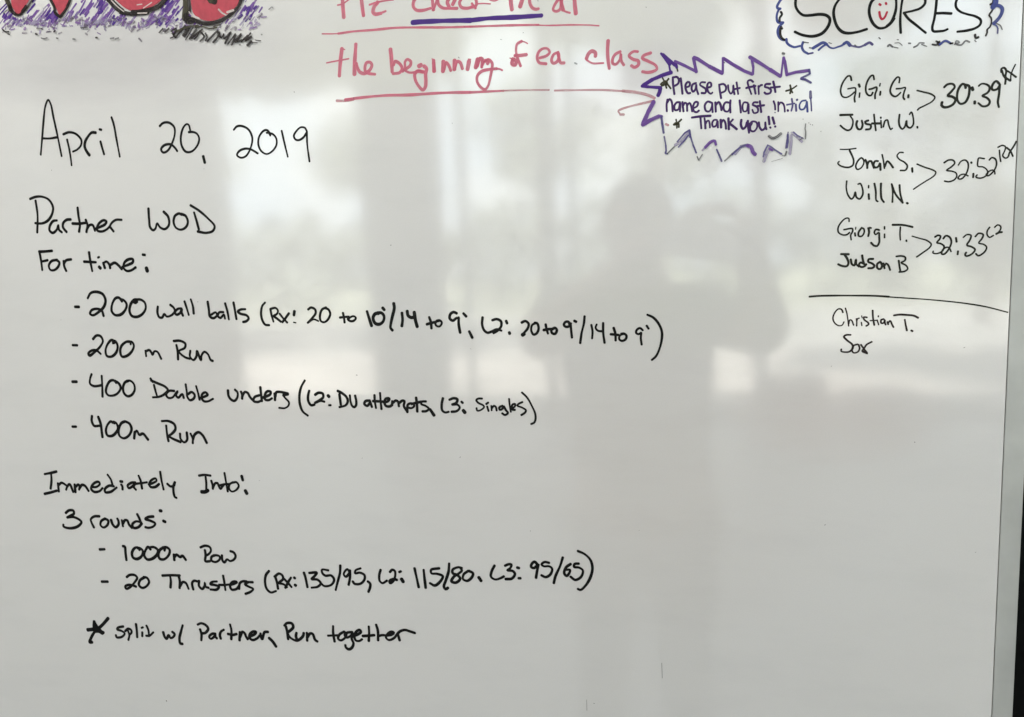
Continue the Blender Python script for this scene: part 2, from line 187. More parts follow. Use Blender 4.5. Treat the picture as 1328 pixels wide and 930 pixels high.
# ------------------------------------------------------------------ handwriting
DATA = r'''L date_line|black marker line reading April 20, 2019
W word|April
s black 25 -6710 16360 -6666 16530 -6622 16703 -6576 16856 -6529 16919 -6504 16874 -6490 16740 -6467 16545 -6446 16326
s black 26 -6666 16530 -6574 16521 -6473 16526
s black 25 -6352 16493 -6340 16402 -6334 16292 -6334 16221
s black 25 -6392 16551 -6316 16566 -6232 16541 -6175 16474 -6187 16421 -6240 16380 -6298 16362
s black 32 -6096 16311 -6119 16343 -6142 16399 -6130 16452 -6092 16498 -6035 16541 -5985 16536
s black 25 -5940 16442 -5928 16377 -5913 16307
s black 28 -5935 16566 -5913 16560
s black 24 -5772 16677 -5754 16602 -5740 16441 -5724 16268
W number|20
s black 25 -5207 16541 -5162 16569 -5094 16567 -5038 16516 -5040 16446 -5085 16355 -5141 16289 -5198 16273 -5219 16307 -5176 16345 -5099 16348 -5055 16312 -5030 16275
s black 24 -4855 16472 -4866 16525 -4888 16536 -4930 16507 -4971 16417 -4971 16324 -4931 16262 -4863 16259 -4788 16316 -4761 16383 -4782 16431 -4827 16452 -4874 16454
s black 36 -4734 16201 -4723 16137
W number|2019
s black 22 -4358 16436 -4318 16467 -4259 16465 -4191 16425 -4158 16343 -4182 16253 -4243 16171 -4304 16156 -4347 16185 -4317 16223 -4249 16242 -4185 16230 -4111 16185
s black 21 -3955 16348 -3969 16374 -3994 16379
s black 21 -3960 16375 -3985 16403 -4024 16401 -4082 16343 -4096 16269 -4070 16205 -4014 16172 -3947 16196 -3896 16254 -3893 16317 -3925 16359 -3969 16374
s black 21 -3826 16385 -3806 16259 -3782 16127
s black 21 -3555 16364 -3571 16393 -3615 16402 -3669 16367 -3698 16324 -3682 16289 -3645 16281 -3592 16305 -3557 16347
s black 21 -3553 16358 -3560 16240 -3550 16065
L heading_line|black marker line reading Partner WOD
W word|Partner
s black 29 -6851 15878 -6849 15721 -6882 15535
s black 29 -6921 15901 -6842 15919 -6751 15913 -6674 15874 -6636 15797 -6659 15723 -6722 15657 -6802 15630 -6893 15637
s black 29 -6606 15651 -6655 15647 -6704 15600 -6718 15550 -6681 15520 -6624 15551 -6597 15600 -6594 15550 -6560 15519
s black 29 -6428 15652 -6481 15650 -6531 15616 -6538 15572 -6500 15520
s black 28 -6322 15772 -6323 15679 -6318 15592 -6340 15515
s black 29 -6412 15607 -6331 15601 -6234 15606
s black 28 -6237 15637 -6223 15580 -6248 15507
s black 28 -6236 15537 -6193 15579 -6157 15577 -6136 15514
s black 28 -6133 15535 -6064 15553 -6003 15575 -5979 15605 -6011 15621 -6066 15597 -6101 15555 -6106 15518 -6049 15503 -5964 15536 -5913 15589 -5858 15616 -5787 15613
s black 28 -5943 15547 -5904 15496
W word|WOD
s black 28 -5445 15712 -5451 15606 -5448 15515 -5416 15483 -5386 15500 -5358 15553 -5328 15509 -5274 15488 -5220 15527 -5217 15612 -5266 15669
s black 28 -5056 15627 -5083 15640 -5134 15619 -5159 15560 -5141 15499 -5082 15472 -5016 15498 -4989 15551 -5010 15612 -5056 15633
s black 27 -4905 15642 -4885 15552 -4868 15464
s black 27 -4938 15716 -4846 15657 -4746 15568 -4680 15487 -4706 15440 -4790 15424 -4884 15443
L subheading_line|black marker line reading For time
W word|For
s black 31 -6886 15329 -6879 15227 -6879 15121
s black 30 -6890 15324 -6810 15323 -6718 15326
s black 30 -6865 15216 -6791 15226
s black 30 -6665 15224 -6742 15214 -6785 15165 -6772 15120 -6719 15115 -6660 15154 -6643 15197 -6680 15225
s black 30 -6583 15208 -6584 15150 -6566 15099
s black 30 -6585 15176 -6552 15213 -6483 15222
W word|time
s black 31 -6244 15288 -6241 15187 -6231 15083
s black 30 -6322 15190 -6171 15177
s black 30 -6139 15226 -6123 15232
s black 35 -6138 15126 -6122 15110
s black 30 -6080 15167 -6066 15110
s black 30 -6073 15167 -6034 15178 -6003 15139 -6000 15107
s black 30 -5996 15139 -5934 15161 -5893 15134 -5855 15089
s black 30 -5845 15114 -5762 15135 -5708 15158 -5704 15189 -5755 15191 -5809 15162 -5831 15107 -5800 15070 -5741 15072 -5680 15101
s black 29 -5576 15233 -5548 15229
s black 43 -5548 15089 -5541 15058
L list_line|black marker line reading 200 wall balls (Rx: 20 to 10'/14 to 9', L2: 20 to 9'/14 to 9')
W dash|
s black 30 -6510 14700 -6457 14698
W number|200
s black 32 -6331 14790 -6286 14844 -6209 14856 -6131 14826 -6106 14761 -6134 14692 -6209 14636 -6289 14600 -6325 14618 -6296 14658 -6220 14669 -6170 14648 -6153 14590
s black 31 -5898 14742 -5930 14781 -5974 14779 -6027 14714 -6042 14638 -6006 14596 -5932 14599 -5866 14652 -5844 14708 -5875 14754 -5917 14768
s black 31 -5725 14720 -5751 14728 -5709 14732
s black 31 -5714 14755 -5743 14753 -5793 14707 -5817 14632 -5795 14580 -5730 14568 -5653 14602 -5609 14664 -5616 14720 -5663 14753 -5736 14753
W word|wall
s black 28 -5459 14672 -5471 14609 -5456 14558 -5421 14551 -5388 14588 -5362 14562 -5304 14573 -5256 14616 -5265 14653 -5304 14686
s black 28 -5174 14644 -5217 14639 -5257 14603 -5239 14578 -5194 14595 -5168 14638 -5175 14601 -5162 14565
s black 28 -5126 14718 -5107 14642 -5091 14571
s black 28 -5048 14737 -5031 14665 -5029 14584
W word|balls
s black 28 -4848 14705 -4843 14629 -4838 14548 -4798 14528 -4753 14558 -4764 14589 -4822 14566
s black 27 -4674 14589 -4722 14588 -4743 14552 -4715 14529 -4670 14562 -4661 14519
s black 27 -4643 14682 -4625 14598 -4616 14509
s black 27 -4543 14687 -4535 14607 -4527 14511
s black 27 -4411 14613 -4466 14611 -4502 14590 -4471 14566 -4404 14548 -4383 14517 -4411 14487 -4452 14479
W word|(Rx:
s black 26 -4176 14676 -4213 14640 -4234 14562 -4227 14495 -4198 14445 -4152 14438
s black 26 -4122 14607 -4115 14547 -4099 14473
s black 26 -4122 14607 -4061 14615 -4037 14587 -4054 14551 -4089 14534 -4052 14502 -4015 14471
s black 26 -4021 14554 -3985 14507 -3943 14460
s black 25 -3914 14556 -3959 14506 -3998 14465
s black 35 -3850 14575 -3860 14534
s black 17 -3870 14461 -3844 14455
W number|20
s black 26 -3695 14589 -3660 14608 -3617 14587 -3613 14551 -3657 14498 -3713 14451
s black 17 -3707 14449 -3665 14477 -3638 14486 -3588 14466
s black 26 -3492 14603 -3539 14584 -3568 14520 -3562 14466 -3524 14453 -3476 14487 -3452 14540 -3468 14582 -3505 14599
W word|to
s black 25 -3311 14543 -3303 14491 -3301 14444
s black 25 -3348 14496 -3306 14500 -3255 14502
s black 25 -3248 14502 -3263 14478 -3239 14458 -3201 14459 -3173 14488 -3197 14506 -3236 14495 -3257 14478
W number|10
s black 33 -3048 14552 -3029 14478 -3009 14404
s black 25 -2931 14520 -2912 14528
s black 33 -2918 14531 -2962 14523 -2987 14483 -2969 14429 -2926 14417 -2881 14445 -2868 14497 -2893 14531 -2937 14534
s black 30 -2877 14582 -2860 14561
W slash|
s black 33 -2756 14623 -2753 14576 -2778 14495 -2802 14413 -2807 14378 -2787 14352
W number|14
s black 34 -2675 14525 -2673 14457 -2685 14393
s black 34 -2618 14542 -2611 14496 -2575 14475 -2538 14488
s black 34 -2545 14529 -2538 14453 -2523 14383
W word|to
s black 26 -2392 14475 -2377 14426 -2375 14362
s black 26 -2421 14404 -2372 14417 -2323 14425
s black 26 -2292 14435 -2329 14425 -2325 14390 -2289 14380 -2263 14417 -2286 14441 -2316 14436
W number|9
s black 29 -2105 14505 -2137 14518 -2172 14496 -2179 14456 -2148 14434 -2105 14459 -2084 14451
s black 28 -2087 14465 -2090 14396 -2080 14313
s black 28 -2037 14503 -2009 14472
s black 28 -1987 14324 -1959 14261
W word|L2:
s black 26 -1844 14458 -1852 14390 -1835 14332 -1801 14306 -1753 14319 -1706 14338 -1660 14323
s black 25 -1748 14427 -1701 14437 -1661 14414 -1661 14368 -1700 14324 -1742 14302
s black 28 -1609 14418 -1601 14393
s black 35 -1583 14304 -1579 14292
W number|20
s black 25 -1456 14397 -1419 14411 -1388 14384 -1399 14339 -1447 14287
s black 38 -1453 14276 -1436 14287
s black 25 -1311 14390 -1352 14372 -1365 14322 -1344 14278 -1310 14292 -1291 14342 -1306 14388 -1328 14390
W word|to
s black 26 -1221 14374 -1215 14329 -1202 14284
s black 26 -1243 14319 -1195 14327 -1161 14328
s black 25 -1138 14333 -1167 14317 -1162 14289 -1134 14280 -1114 14316 -1132 14339 -1155 14330
W number|9
s black 25 -986 14357 -1001 14393 -1029 14392 -1045 14364 -1025 14345 -991 14352 -977 14377
s black 24 -980 14363 -976 14301 -971 14240
s black 27 -943 14401 -925 14391
W slash|
s black 24 -844 14442 -852 14376 -876 14288 -894 14186
W number|14
s black 22 -782 14358 -773 14297 -779 14228
s black 22 -731 14362 -743 14329 -721 14301 -683 14295
s black 22 -670 14374 -672 14283 -662 14184
W word|to
s black 23 -573 14325 -558 14270 -557 14204
s black 23 -602 14265 -564 14261 -526 14256
s black 23 -477 14266 -515 14252 -524 14219 -500 14200 -465 14213 -454 14246 -477 14268 -504 14266
W number|9
s black 21 -302 14295 -327 14317 -358 14300 -364 14271 -342 14260 -317 14273
s black 21 -317 14270 -322 14221 -315 14160
s black 25 -266 14338 -248 14309
W bracket|
s black 23 -258 14440 -206 14414 -159 14359 -128 14282 -130 14206 -152 14119 -186 14048 -224 14014
L list_line|black marker line reading 200 m Run
W dash|
s black 34 -6602 14273 -6541 14271
W number|200
s black 30 -6326 14336 -6276 14374 -6224 14366 -6201 14314 -6239 14256 -6332 14186 -6397 14152 -6409 14174 -6359 14209 -6298 14208 -6247 14168
s black 30 -6054 14292 -6077 14286 -6062 14311 -6088 14321 -6146 14274 -6181 14203 -6171 14145 -6112 14137 -6046 14182 -6019 14252 -6038 14304 -6088 14318
s black 30 -5850 14268 -5853 14298 -5897 14299 -5970 14251 -5994 14187 -5978 14135 -5918 14141 -5845 14191 -5811 14255 -5831 14294 -5883 14297
W letter|m
s black 29 -5672 14195 -5671 14133
s black 29 -5669 14188 -5623 14200 -5598 14168 -5590 14148 -5559 14186 -5524 14179 -5486 14102
W word|Run
s black 28 -5308 14294 -5229 14295 -5169 14262 -5181 14218 -5257 14181 -5193 14117 -5131 14097
s black 28 -5280 14251 -5272 14175 -5278 14092
s black 28 -5117 14185 -5128 14122 -5090 14083 -5050 14121 -5036 14181 -5015 14120 -4998 14080 -4985 14132 -4946 14170 -4907 14144 -4879 14080 -4856 14070
L list_line|black marker line reading 400 Double unders (L2: DU attempts, L3: Singles)
W dash|
s black 35 -6666 13858 -6607 13858
W number|400
s black 30 -6399 13942 -6427 13887 -6434 13834 -6392 13807 -6323 13809 -6284 13817
s black 30 -6270 13922 -6278 13806 -6291 13685
s black 30 -6092 13838 -6118 13868 -6164 13865 -6217 13806 -6238 13740 -6216 13703 -6156 13697 -6093 13720 -6043 13778 -6056 13831 -6104 13864
s black 30 -5932 13863 -5979 13844 -6013 13778 -6003 13719 -5962 13689 -5907 13706 -5863 13764 -5869 13830 -5909 13863 -5954 13862
W word|Double
s black 29 -5648 13886 -5623 13847
s black 29 -5613 13815 -5602 13750 -5586 13678
s black 29 -5643 13864 -5560 13830 -5476 13794 -5445 13756 -5494 13710 -5563 13682 -5645 13675
s black 29 -5366 13746 -5431 13746 -5473 13704 -5448 13669 -5396 13674 -5347 13723 -5323 13742 -5350 13697 -5324 13671 -5284 13703 -5269 13709 -5257 13668
s black 29 -5216 13818 -5212 13735 -5212 13683 -5183 13642 -5131 13664 -5119 13702 -5152 13732 -5200 13709
s black 28 -5090 13798 -5074 13721 -5064 13647
s black 28 -5052 13667 -4993 13683 -4958 13702 -4981 13727 -5018 13715 -5037 13670 -5013 13631 -4964 13629 -4897 13657
W word|unders
s black 30 -4708 13748 -4707 13688 -4683 13650 -4643 13633 -4605 13669 -4596 13726 -4624 13755
s black 29 -4554 13734 -4543 13700 -4548 13656
s black 29 -4545 13681 -4508 13729 -4475 13719 -4452 13674 -4415 13633
s black 29 -4340 13693 -4397 13674 -4415 13633 -4368 13620 -4321 13636
s black 29 -4320 13781 -4318 13705 -4316 13630
s black 29 -4315 13665 -4252 13683 -4209 13705 -4202 13730 -4240 13736 -4270 13705 -4276 13649 -4236 13640 -4193 13661
s black 29 -4158 13711 -4157 13680 -4161 13640
s black 29 -4153 13680 -4139 13723 -4098 13729 -4005 13710
s black 36 -4054 13698 -4006 13707
s black 23 -4061 13692 -4037 13660 -4001 13617 -4011 13579 -4054 13554 -4121 13557
W word|(L2:
s black 28 -3797 13849 -3845 13778 -3873 13691 -3875 13592 -3849 13517 -3795 13473
s black 28 -3756 13740 -3773 13691 -3776 13629 -3749 13585 -3709 13591
s black 28 -3693 13696 -3652 13717 -3606 13708 -3603 13671 -3652 13635 -3701 13610
s black 28 -3687 13614 -3633 13631 -3594 13622
s black 35 -3547 13687 -3537 13675
s black 26 -3545 13585 -3525 13585
W word|DU
s black 28 -3435 13736 -3391 13714 -3342 13671 -3330 13628 -3356 13585 -3429 13564
s black 28 -3418 13701 -3411 13591
s black 27 -3302 13689 -3300 13628 -3287 13581 -3265 13564 -3242 13583 -3236 13627 -3244 13686
W word|attempts
s black 28 -3085 13633 -3133 13627 -3148 13597 -3117 13578 -3082 13615
s black 28 -3085 13627 -3067 13566
s black 28 -3030 13690 -3031 13627 -3023 13554
s black 28 -2967 13712 -2967 13627 -2964 13544
s black 28 -3050 13627 -2999 13625 -2936 13621
s black 28 -2934 13609 -2885 13627 -2870 13653 -2908 13651 -2926 13615 -2913 13578 -2869 13572 -2843 13590
s black 28 -2840 13627 -2850 13578
s black 28 -2835 13608 -2802 13633 -2778 13620 -2772 13572
s black 27 -2766 13608 -2727 13632 -2708 13626 -2718 13578 -2684 13515
s black 27 -2685 13512 -2673 13590 -2629 13602 -2605 13578 -2638 13554 -2675 13560
s black 27 -2581 13662 -2576 13590 -2578 13518
s black 27 -2635 13596 -2585 13608 -2528 13620
s black 27 -2478 13623 -2522 13620 -2530 13596 -2487 13578 -2452 13548 -2478 13524 -2522 13520
s black 33 -2440 13542 -2401 13480
W word|L3:
s black 28 -2297 13655 -2313 13596 -2311 13530 -2281 13509 -2244 13516
s black 27 -2231 13639 -2181 13655 -2146 13643 -2160 13607 -2203 13590
s black 27 -2200 13590 -2149 13589 -2126 13560 -2158 13524 -2214 13516
s black 26 -2105 13619 -2093 13607
s black 36 -2091 13530 -2075 13509
W word|Singles
s black 22 -1890 13650 -1929 13650 -1951 13634 -1931 13607 -1884 13583 -1873 13566 -1911 13533 -1947 13528 -1952 13554
s black 22 -1850 13595 -1829 13610
s black 22 -1842 13571 -1830 13524
s black 22 -1799 13577 -1798 13530
s black 22 -1793 13554 -1772 13577 -1754 13566 -1747 13528
s black 22 -1685 13577 -1719 13560 -1714 13536 -1687 13548 -1671 13571
s black 22 -1671 13571 -1650 13530 -1633 13507 -1664 13484 -1692 13501
s black 22 -1615 13647 -1612 13589 -1603 13516
s black 22 -1596 13548 -1560 13571 -1555 13595 -1582 13589 -1593 13542 -1561 13536
s black 22 -1482 13614 -1523 13595 -1536 13579 -1490 13560 -1450 13531 -1463 13507 -1499 13484
W bracket|
s black 22 -1483 13710 -1433 13658 -1390 13577 -1359 13496 -1359 13438 -1374 13408 -1404 13394
L list_line|black marker line reading 400m Run
W dash|
s black 35 -6741 13339 -6690 13339
W number|400m
s black 33 -6460 13464 -6471 13407 -6448 13351 -6378 13351
s black 33 -6379 13454 -6359 13381 -6356 13287 -6355 13220
s black 32 -6198 13388 -6219 13402 -6270 13361 -6299 13294 -6286 13240 -6233 13234 -6176 13268 -6137 13328 -6153 13382 -6196 13398 -6176 13379
s black 32 -6037 13402 -6085 13382 -6133 13302 -6127 13235 -6077 13209 -6005 13243 -5962 13316 -5980 13376 -6029 13402
s black 32 -5924 13283 -5942 13207
s black 32 -5930 13263 -5896 13297 -5869 13250 -5822 13264 -5764 13196
W word|Run
s black 31 -5564 13408 -5479 13408 -5410 13372 -5402 13320 -5452 13267 -5507 13237
s black 31 -5514 13358 -5514 13266 -5506 13181
s black 31 -5506 13243 -5445 13208 -5354 13173
s black 31 -5350 13268 -5350 13209 -5310 13170 -5271 13196 -5264 13281
s black 31 -5219 13269 -5199 13216 -5203 13161
s black 31 -5198 13197 -5170 13256 -5116 13285 -5070 13250 -5029 13166
L section_line|black marker line reading Immediately Into
W word|Immediately
s black 32 -7205 12771 -7117 12787 -7034 12805
s black 32 -7112 12787 -7120 12696 -7146 12598
s black 32 -7241 12532 -7161 12549 -7064 12575
s black 32 -7035 12663 -7038 12566
s black 32 -7032 12640 -6982 12672 -6923 12642 -6901 12632
s black 32 -6934 12589 -6908 12634 -6876 12657 -6839 12566
s black 32 -6807 12655 -6810 12564
s black 32 -6798 12627 -6755 12656 -6743 12628 -6756 12594
s black 31 -6750 12608 -6708 12653 -6670 12644 -6628 12583
s black 31 -6585 12632 -6514 12634 -6466 12669 -6478 12694 -6531 12682 -6579 12639 -6589 12605 -6554 12574 -6482 12584 -6435 12622
s black 31 -6347 12782 -6309 12721 -6296 12646
s black 31 -6280 12646 -6341 12652 -6406 12609 -6406 12575 -6336 12579 -6244 12633
s black 35 -6188 12706 -6162 12704
s black 31 -6182 12669 -6169 12649 -6171 12611
s black 30 -5991 12697 -6045 12693 -6098 12657 -6086 12630 -6035 12652 -5997 12683 -6020 12646 -5994 12612
s black 30 -5940 12779 -5920 12722 -5913 12628
s black 30 -5985 12683 -5908 12693 -5839 12704
s black 30 -5820 12677 -5757 12699 -5712 12727 -5721 12750 -5775 12732 -5811 12684 -5800 12651 -5740 12652 -5684 12687
s black 30 -5654 12829 -5649 12728 -5635 12624
s black 30 -5579 12692 -5545 12664 -5500 12671 -5480 12712
s black 30 -5480 12712 -5505 12664 -5510 12584 -5500 12541 -5479 12531
W word|Into
s black 27 -5168 12794 -5098 12804 -5023 12797
s black 27 -5087 12793 -5086 12714 -5096 12628
s black 41 -5156 12609 -5112 12610 -5074 12628
s black 27 -5021 12739 -5009 12689 -5011 12647
s black 27 -5010 12656 -4975 12710 -4946 12713 -4935 12684 -4916 12649 -4888 12679 -4868 12698
s black 27 -4848 12831 -4840 12733 -4830 12621
s black 27 -4916 12689 -4850 12704 -4800 12705
s black 26 -4755 12728 -4800 12701 -4810 12654 -4780 12622 -4721 12643 -4688 12690 -4712 12729 -4755 12724
s black 38 -4641 12800 -4632 12753
s black 42 -4613 12636 -4598 12605
L round_line|black marker line reading 3 rounds
W number|3
s black 33 -6980 12308 -6932 12340 -6871 12339 -6868 12304 -6929 12274 -6972 12252 -6882 12262 -6799 12229 -6779 12205 -6835 12151 -6951 12123 -7036 12143 -7033 12165
W word|rounds
s black 34 -6524 12283 -6595 12278 -6647 12241 -6638 12193 -6617 12145
s black 33 -6449 12258 -6508 12225 -6523 12176 -6487 12149 -6427 12186 -6413 12235 -6449 12255
s black 33 -6373 12244 -6357 12189 -6322 12159 -6278 12198 -6279 12247 -6288 12263
s black 33 -6229 12246 -6223 12173
s black 33 -6218 12207 -6187 12247 -6156 12244 -6139 12196 -6106 12159
s black 33 -5974 12230 -6042 12238 -6096 12198 -6083 12160 -6020 12170 -5969 12216
s black 33 -6016 12325 -5994 12277 -5980 12223 -5978 12202
s black 32 -5806 12304 -5875 12295 -5916 12270 -5857 12254 -5793 12222 -5820 12187 -5891 12167 -5928 12174
s black 36 -5714 12375 -5695 12373
s black 36 -5684 12256 -5659 12246
L round_list_line|black marker line reading 1000m Row
W dash|
s black 32 -6576 11880 -6508 11886
W number|1000m
s black 35 -6256 11933 -6232 11930 -6231 11853 -6231 11766
s black 35 -6040 11896 -6052 11924 -6099 11918 -6145 11857 -6137 11801 -6085 11787 -6018 11828 -5999 11891 -6037 11920 -6061 11916
s black 35 -5893 11910 -5920 11939 -5954 11907 -5986 11836 -5954 11789 -5892 11796 -5817 11851 -5799 11907 -5844 11939 -5905 11934
s black 34 -5712 11904 -5702 11925
s black 34 -5723 11938 -5772 11908 -5798 11845 -5784 11804 -5732 11799 -5665 11850 -5643 11914 -5677 11944 -5730 11937
s black 34 -5593 11861 -5597 11796
s black 34 -5592 11833 -5559 11862 -5517 11836 -5485 11852 -5446 11805
W word|Row
s black 31 -5243 11962 -5181 11984 -5124 11970 -5114 11930 -5148 11887 -5187 11869
s black 31 -5190 11933 -5187 11872 -5199 11803 -5143 11803
s black 31 -5092 11869 -5054 11878 -5012 11866 -5015 11832 -5070 11798 -5120 11814 -5115 11855 -5076 11877
s black 31 -4981 11881 -4982 11827 -4961 11798 -4920 11836 -4886 11818 -4833 11841 -4811 11882 -4832 11922 -4870 11934
L round_list_line|black marker line reading 20 Thrusters (Rx: 135/95, L2: 115/80. L3: 95/65)
W dash|
s black 34 -6602 11485 -6519 11490
W number|20
s black 33 -6254 11559 -6211 11587 -6141 11588 -6114 11557 -6152 11505 -6223 11438 -6280 11416 -6289 11441 -6243 11465 -6181 11461 -6143 11449
s black 33 -6020 11566 -6079 11530 -6102 11473 -6067 11439 -6011 11456 -5961 11515 -5982 11563 -6027 11571
W word|Thrusters
s black 32 -5776 11602 -5671 11612 -5547 11615
s black 32 -5675 11603 -5672 11545 -5686 11463
s black 32 -5563 11609 -5555 11551 -5568 11464
s black 32 -5558 11488 -5514 11539 -5478 11527 -5451 11459
s black 32 -5325 11556 -5370 11561 -5398 11532 -5392 11456
s black 32 -5305 11564 -5312 11502 -5276 11469 -5242 11505 -5233 11547 -5228 11499 -5192 11487
s black 31 -5077 11569 -5140 11559 -5165 11533 -5114 11526 -5058 11509 -5091 11472 -5172 11468
s black 31 -4992 11642 -4985 11567 -4981 11472
s black 31 -5055 11529 -4982 11533 -4908 11544
s black 31 -4908 11537 -4856 11554 -4825 11573 -4838 11582 -4883 11573 -4917 11523 -4900 11483 -4840 11493 -4805 11529
s black 31 -4808 11495 -4790 11564 -4743 11591 -4703 11591
s black 31 -4750 11587 -4692 11583 -4628 11584
s black 31 -4685 11581 -4727 11554 -4684 11529 -4631 11505 -4668 11469 -4733 11442
W word|(Rx:
s black 30 -4415 11726 -4458 11676 -4477 11595 -4463 11514 -4417 11476 -4352 11496
s black 30 -4346 11662 -4332 11602 -4325 11524
s black 30 -4354 11662 -4297 11701 -4257 11680 -4254 11640 -4307 11593 -4252 11580 -4213 11548
s black 30 -4243 11645 -4201 11603 -4159 11552
s black 30 -4155 11663 -4193 11610 -4235 11540
s black 37 -4118 11664 -4108 11657
s black 37 -4115 11580 -4106 11574
W number|135/95,
s black 30 -3995 11727 -3980 11661 -3968 11562
s black 29 -3933 11727 -3843 11734 -3881 11686 -3911 11658 -3843 11655 -3805 11617 -3843 11575 -3920 11558
s black 29 -3703 11768 -3778 11771 -3775 11731 -3743 11706 -3674 11710 -3644 11665 -3683 11604 -3766 11586 -3798 11611
s black 29 -3559 11830 -3569 11748 -3605 11641 -3636 11547
s black 29 -3460 11767 -3478 11792 -3507 11771 -3526 11731 -3505 11706 -3462 11747 -3450 11774
s black 29 -3452 11780 -3456 11702 -3479 11615
s black 28 -3325 11810 -3385 11784 -3394 11750 -3340 11760 -3288 11736 -3292 11684 -3343 11635 -3410 11632 -3428 11657
s black 32 -3254 11666 -3229 11642 -3235 11595 -3256 11548
W word|L2:
s black 30 -3098 11804 -3118 11745 -3118 11680 -3089 11656 -3034 11687
s black 30 -2995 11784 -2967 11811 -2939 11799 -2938 11748 -2962 11688 -3003 11660 -3004 11686 -2961 11708 -2922 11701
s black 29 -2890 11789 -2870 11799
s black 38 -2869 11713 -2852 11684
W number|115/80.
s black 31 -2716 11840 -2704 11766 -2683 11632
s black 31 -2616 11828 -2612 11732 -2606 11630
s black 30 -2443 11853 -2533 11832 -2532 11794 -2472 11791 -2410 11768 -2446 11703 -2505 11661 -2555 11684
s black 30 -2332 11912 -2344 11823 -2381 11719 -2404 11654 -2387 11627 -2360 11644
s black 30 -2197 11868 -2234 11875 -2298 11844 -2298 11806 -2251 11789 -2222 11753 -2268 11706 -2318 11716 -2290 11768 -2231 11809 -2198 11843 -2212 11865
s black 30 -2130 11840 -2182 11799 -2191 11748 -2148 11731 -2096 11772 -2081 11817 -2123 11840
s black 35 -2021 11776 -1998 11739
W word|L3:
s black 29 -1847 11912 -1881 11846 -1890 11789 -1848 11762 -1792 11778 -1754 11800
s black 29 -1737 11915 -1700 11932 -1669 11931 -1683 11893 -1715 11867 -1660 11863 -1637 11833 -1670 11782 -1737 11772
s black 29 -1610 11902 -1592 11897
s black 29 -1601 11788 -1581 11789
W number|95/65
s black 29 -1404 11950 -1427 11973 -1458 11947 -1465 11916 -1436 11905 -1399 11938 -1386 11942
s black 29 -1393 11932 -1407 11870 -1420 11801
s black 28 -1279 11968 -1326 11974 -1357 11946 -1333 11929 -1280 11931 -1251 11908 -1271 11846 -1320 11815 -1363 11832
s black 28 -1138 12032 -1167 11943 -1219 11830 -1239 11755
s black 28 -1061 11966 -1109 11927 -1129 11865 -1106 11838 -1076 11874 -1069 11905 -1104 11903
s black 28 -979 11974 -1020 11968 -1027 11937 -980 11933 -941 11905 -960 11837 -1020 11801 -1066 11832
W bracket|
s black 28 -984 12105 -918 12076 -862 12018 -844 11934 -867 11836 -917 11748 -971 11698 -997 11707
L footnote_line|black marker line reading split w/ Partner, Run together
W asterisk|
s black 39 -6575 11033 -6664 10947 -6791 10844 -6854 10758 -6877 10710 -6841 10715
s black 39 -6775 10981 -6786 10902 -6769 10882 -6723 10870 -6665 10848
s black 39 -6773 10969 -6741 10913 -6685 10851
s black 54 -6881 10867 -6785 10883 -6719 10897
s black 54 -6789 10858 -6724 10863 -6681 10844
W word|split
s black 32 -6381 10944 -6452 10925 -6470 10902 -6409 10885 -6373 10858 -6419 10811 -6492 10802 -6496 10828
s black 32 -6324 10898 -6312 10841 -6333 10778
s black 32 -6361 10888 -6318 10920 -6280 10908 -6276 10879 -6312 10841
s black 32 -6203 10985 -6202 10906 -6208 10822
s black 31 -6135 10942 -6113 10952
s black 31 -6130 10889 -6137 10839
s black 31 -6063 10976 -6044 10917 -6046 10845
s black 31 -6084 10849 -6037 10853 -5980 10900
W word|w/
s black 34 -5849 10909 -5836 10853 -5815 10830 -5779 10878 -5760 10844 -5720 10861 -5700 10898 -5728 10922
s black 34 -5580 11013 -5612 10933 -5642 10845 -5637 10786 -5610 10783
W word|Partner,
s black 33 -5358 10978 -5347 10916 -5358 10844
s black 33 -5385 11033 -5335 11053 -5277 11033 -5252 10993 -5295 10940 -5341 10930
s black 33 -5165 10938 -5206 10935 -5251 10894 -5232 10872 -5188 10899 -5167 10928 -5172 10907 -5152 10883
s black 33 -5051 10995 -5091 10969 -5110 10925 -5103 10884
s black 33 -4966 11064 -4956 10992 -4970 10886
s black 33 -5005 10947 -4947 10940 -4894 10954
s black 32 -4851 10982 -4865 10880
s black 32 -4853 10922 -4817 10985 -4790 10969 -4779 10935 -4760 10901
s black 32 -4728 10938 -4667 10968 -4646 10997 -4678 11000 -4725 10966 -4736 10924 -4703 10896 -4642 10919 -4602 10961
s black 32 -4593 10982 -4585 10914
s black 32 -4602 10961 -4578 10914 -4541 11000 -4497 11007
s black 38 -4490 10934 -4450 10896 -4413 10839
W word|Run
s black 33 -4289 11095 -4251 11128 -4194 11126 -4181 11086 -4231 11035 -4261 11015
s black 33 -4271 11087 -4260 11026 -4257 10937
s black 33 -4261 11012 -4231 10960 -4156 10927 -4112 10948 -4069 10992 -4060 11024
s black 33 -4148 11020 -4158 10979 -4148 10938
s black 33 -4021 11029 -4026 10936
s black 33 -4023 10975 -3979 11025 -3952 11020 -3929 10954 -3903 10936
W word|together
s black 31 -3700 11130 -3706 11051 -3697 10950
s black 31 -3771 11013 -3716 11019 -3653 11025
s black 31 -3574 11074 -3632 11036 -3652 10987 -3624 10969 -3573 11000 -3549 11049 -3574 11074
s black 31 -3479 11074 -3534 11066 -3570 11040 -3552 11008 -3510 11024 -3473 11067 -3492 10999 -3475 10946 -3500 10891 -3536 10872 -3568 10892 -3573 10919
s black 31 -3475 11034 -3420 11051 -3377 11085 -3389 11107 -3431 11084 -3458 11028 -3445 10982 -3405 10978 -3370 11001
s black 31 -3360 11038 -3292 11047 -3224 11058
s black 31 -3281 11154 -3283 11081 -3294 10986
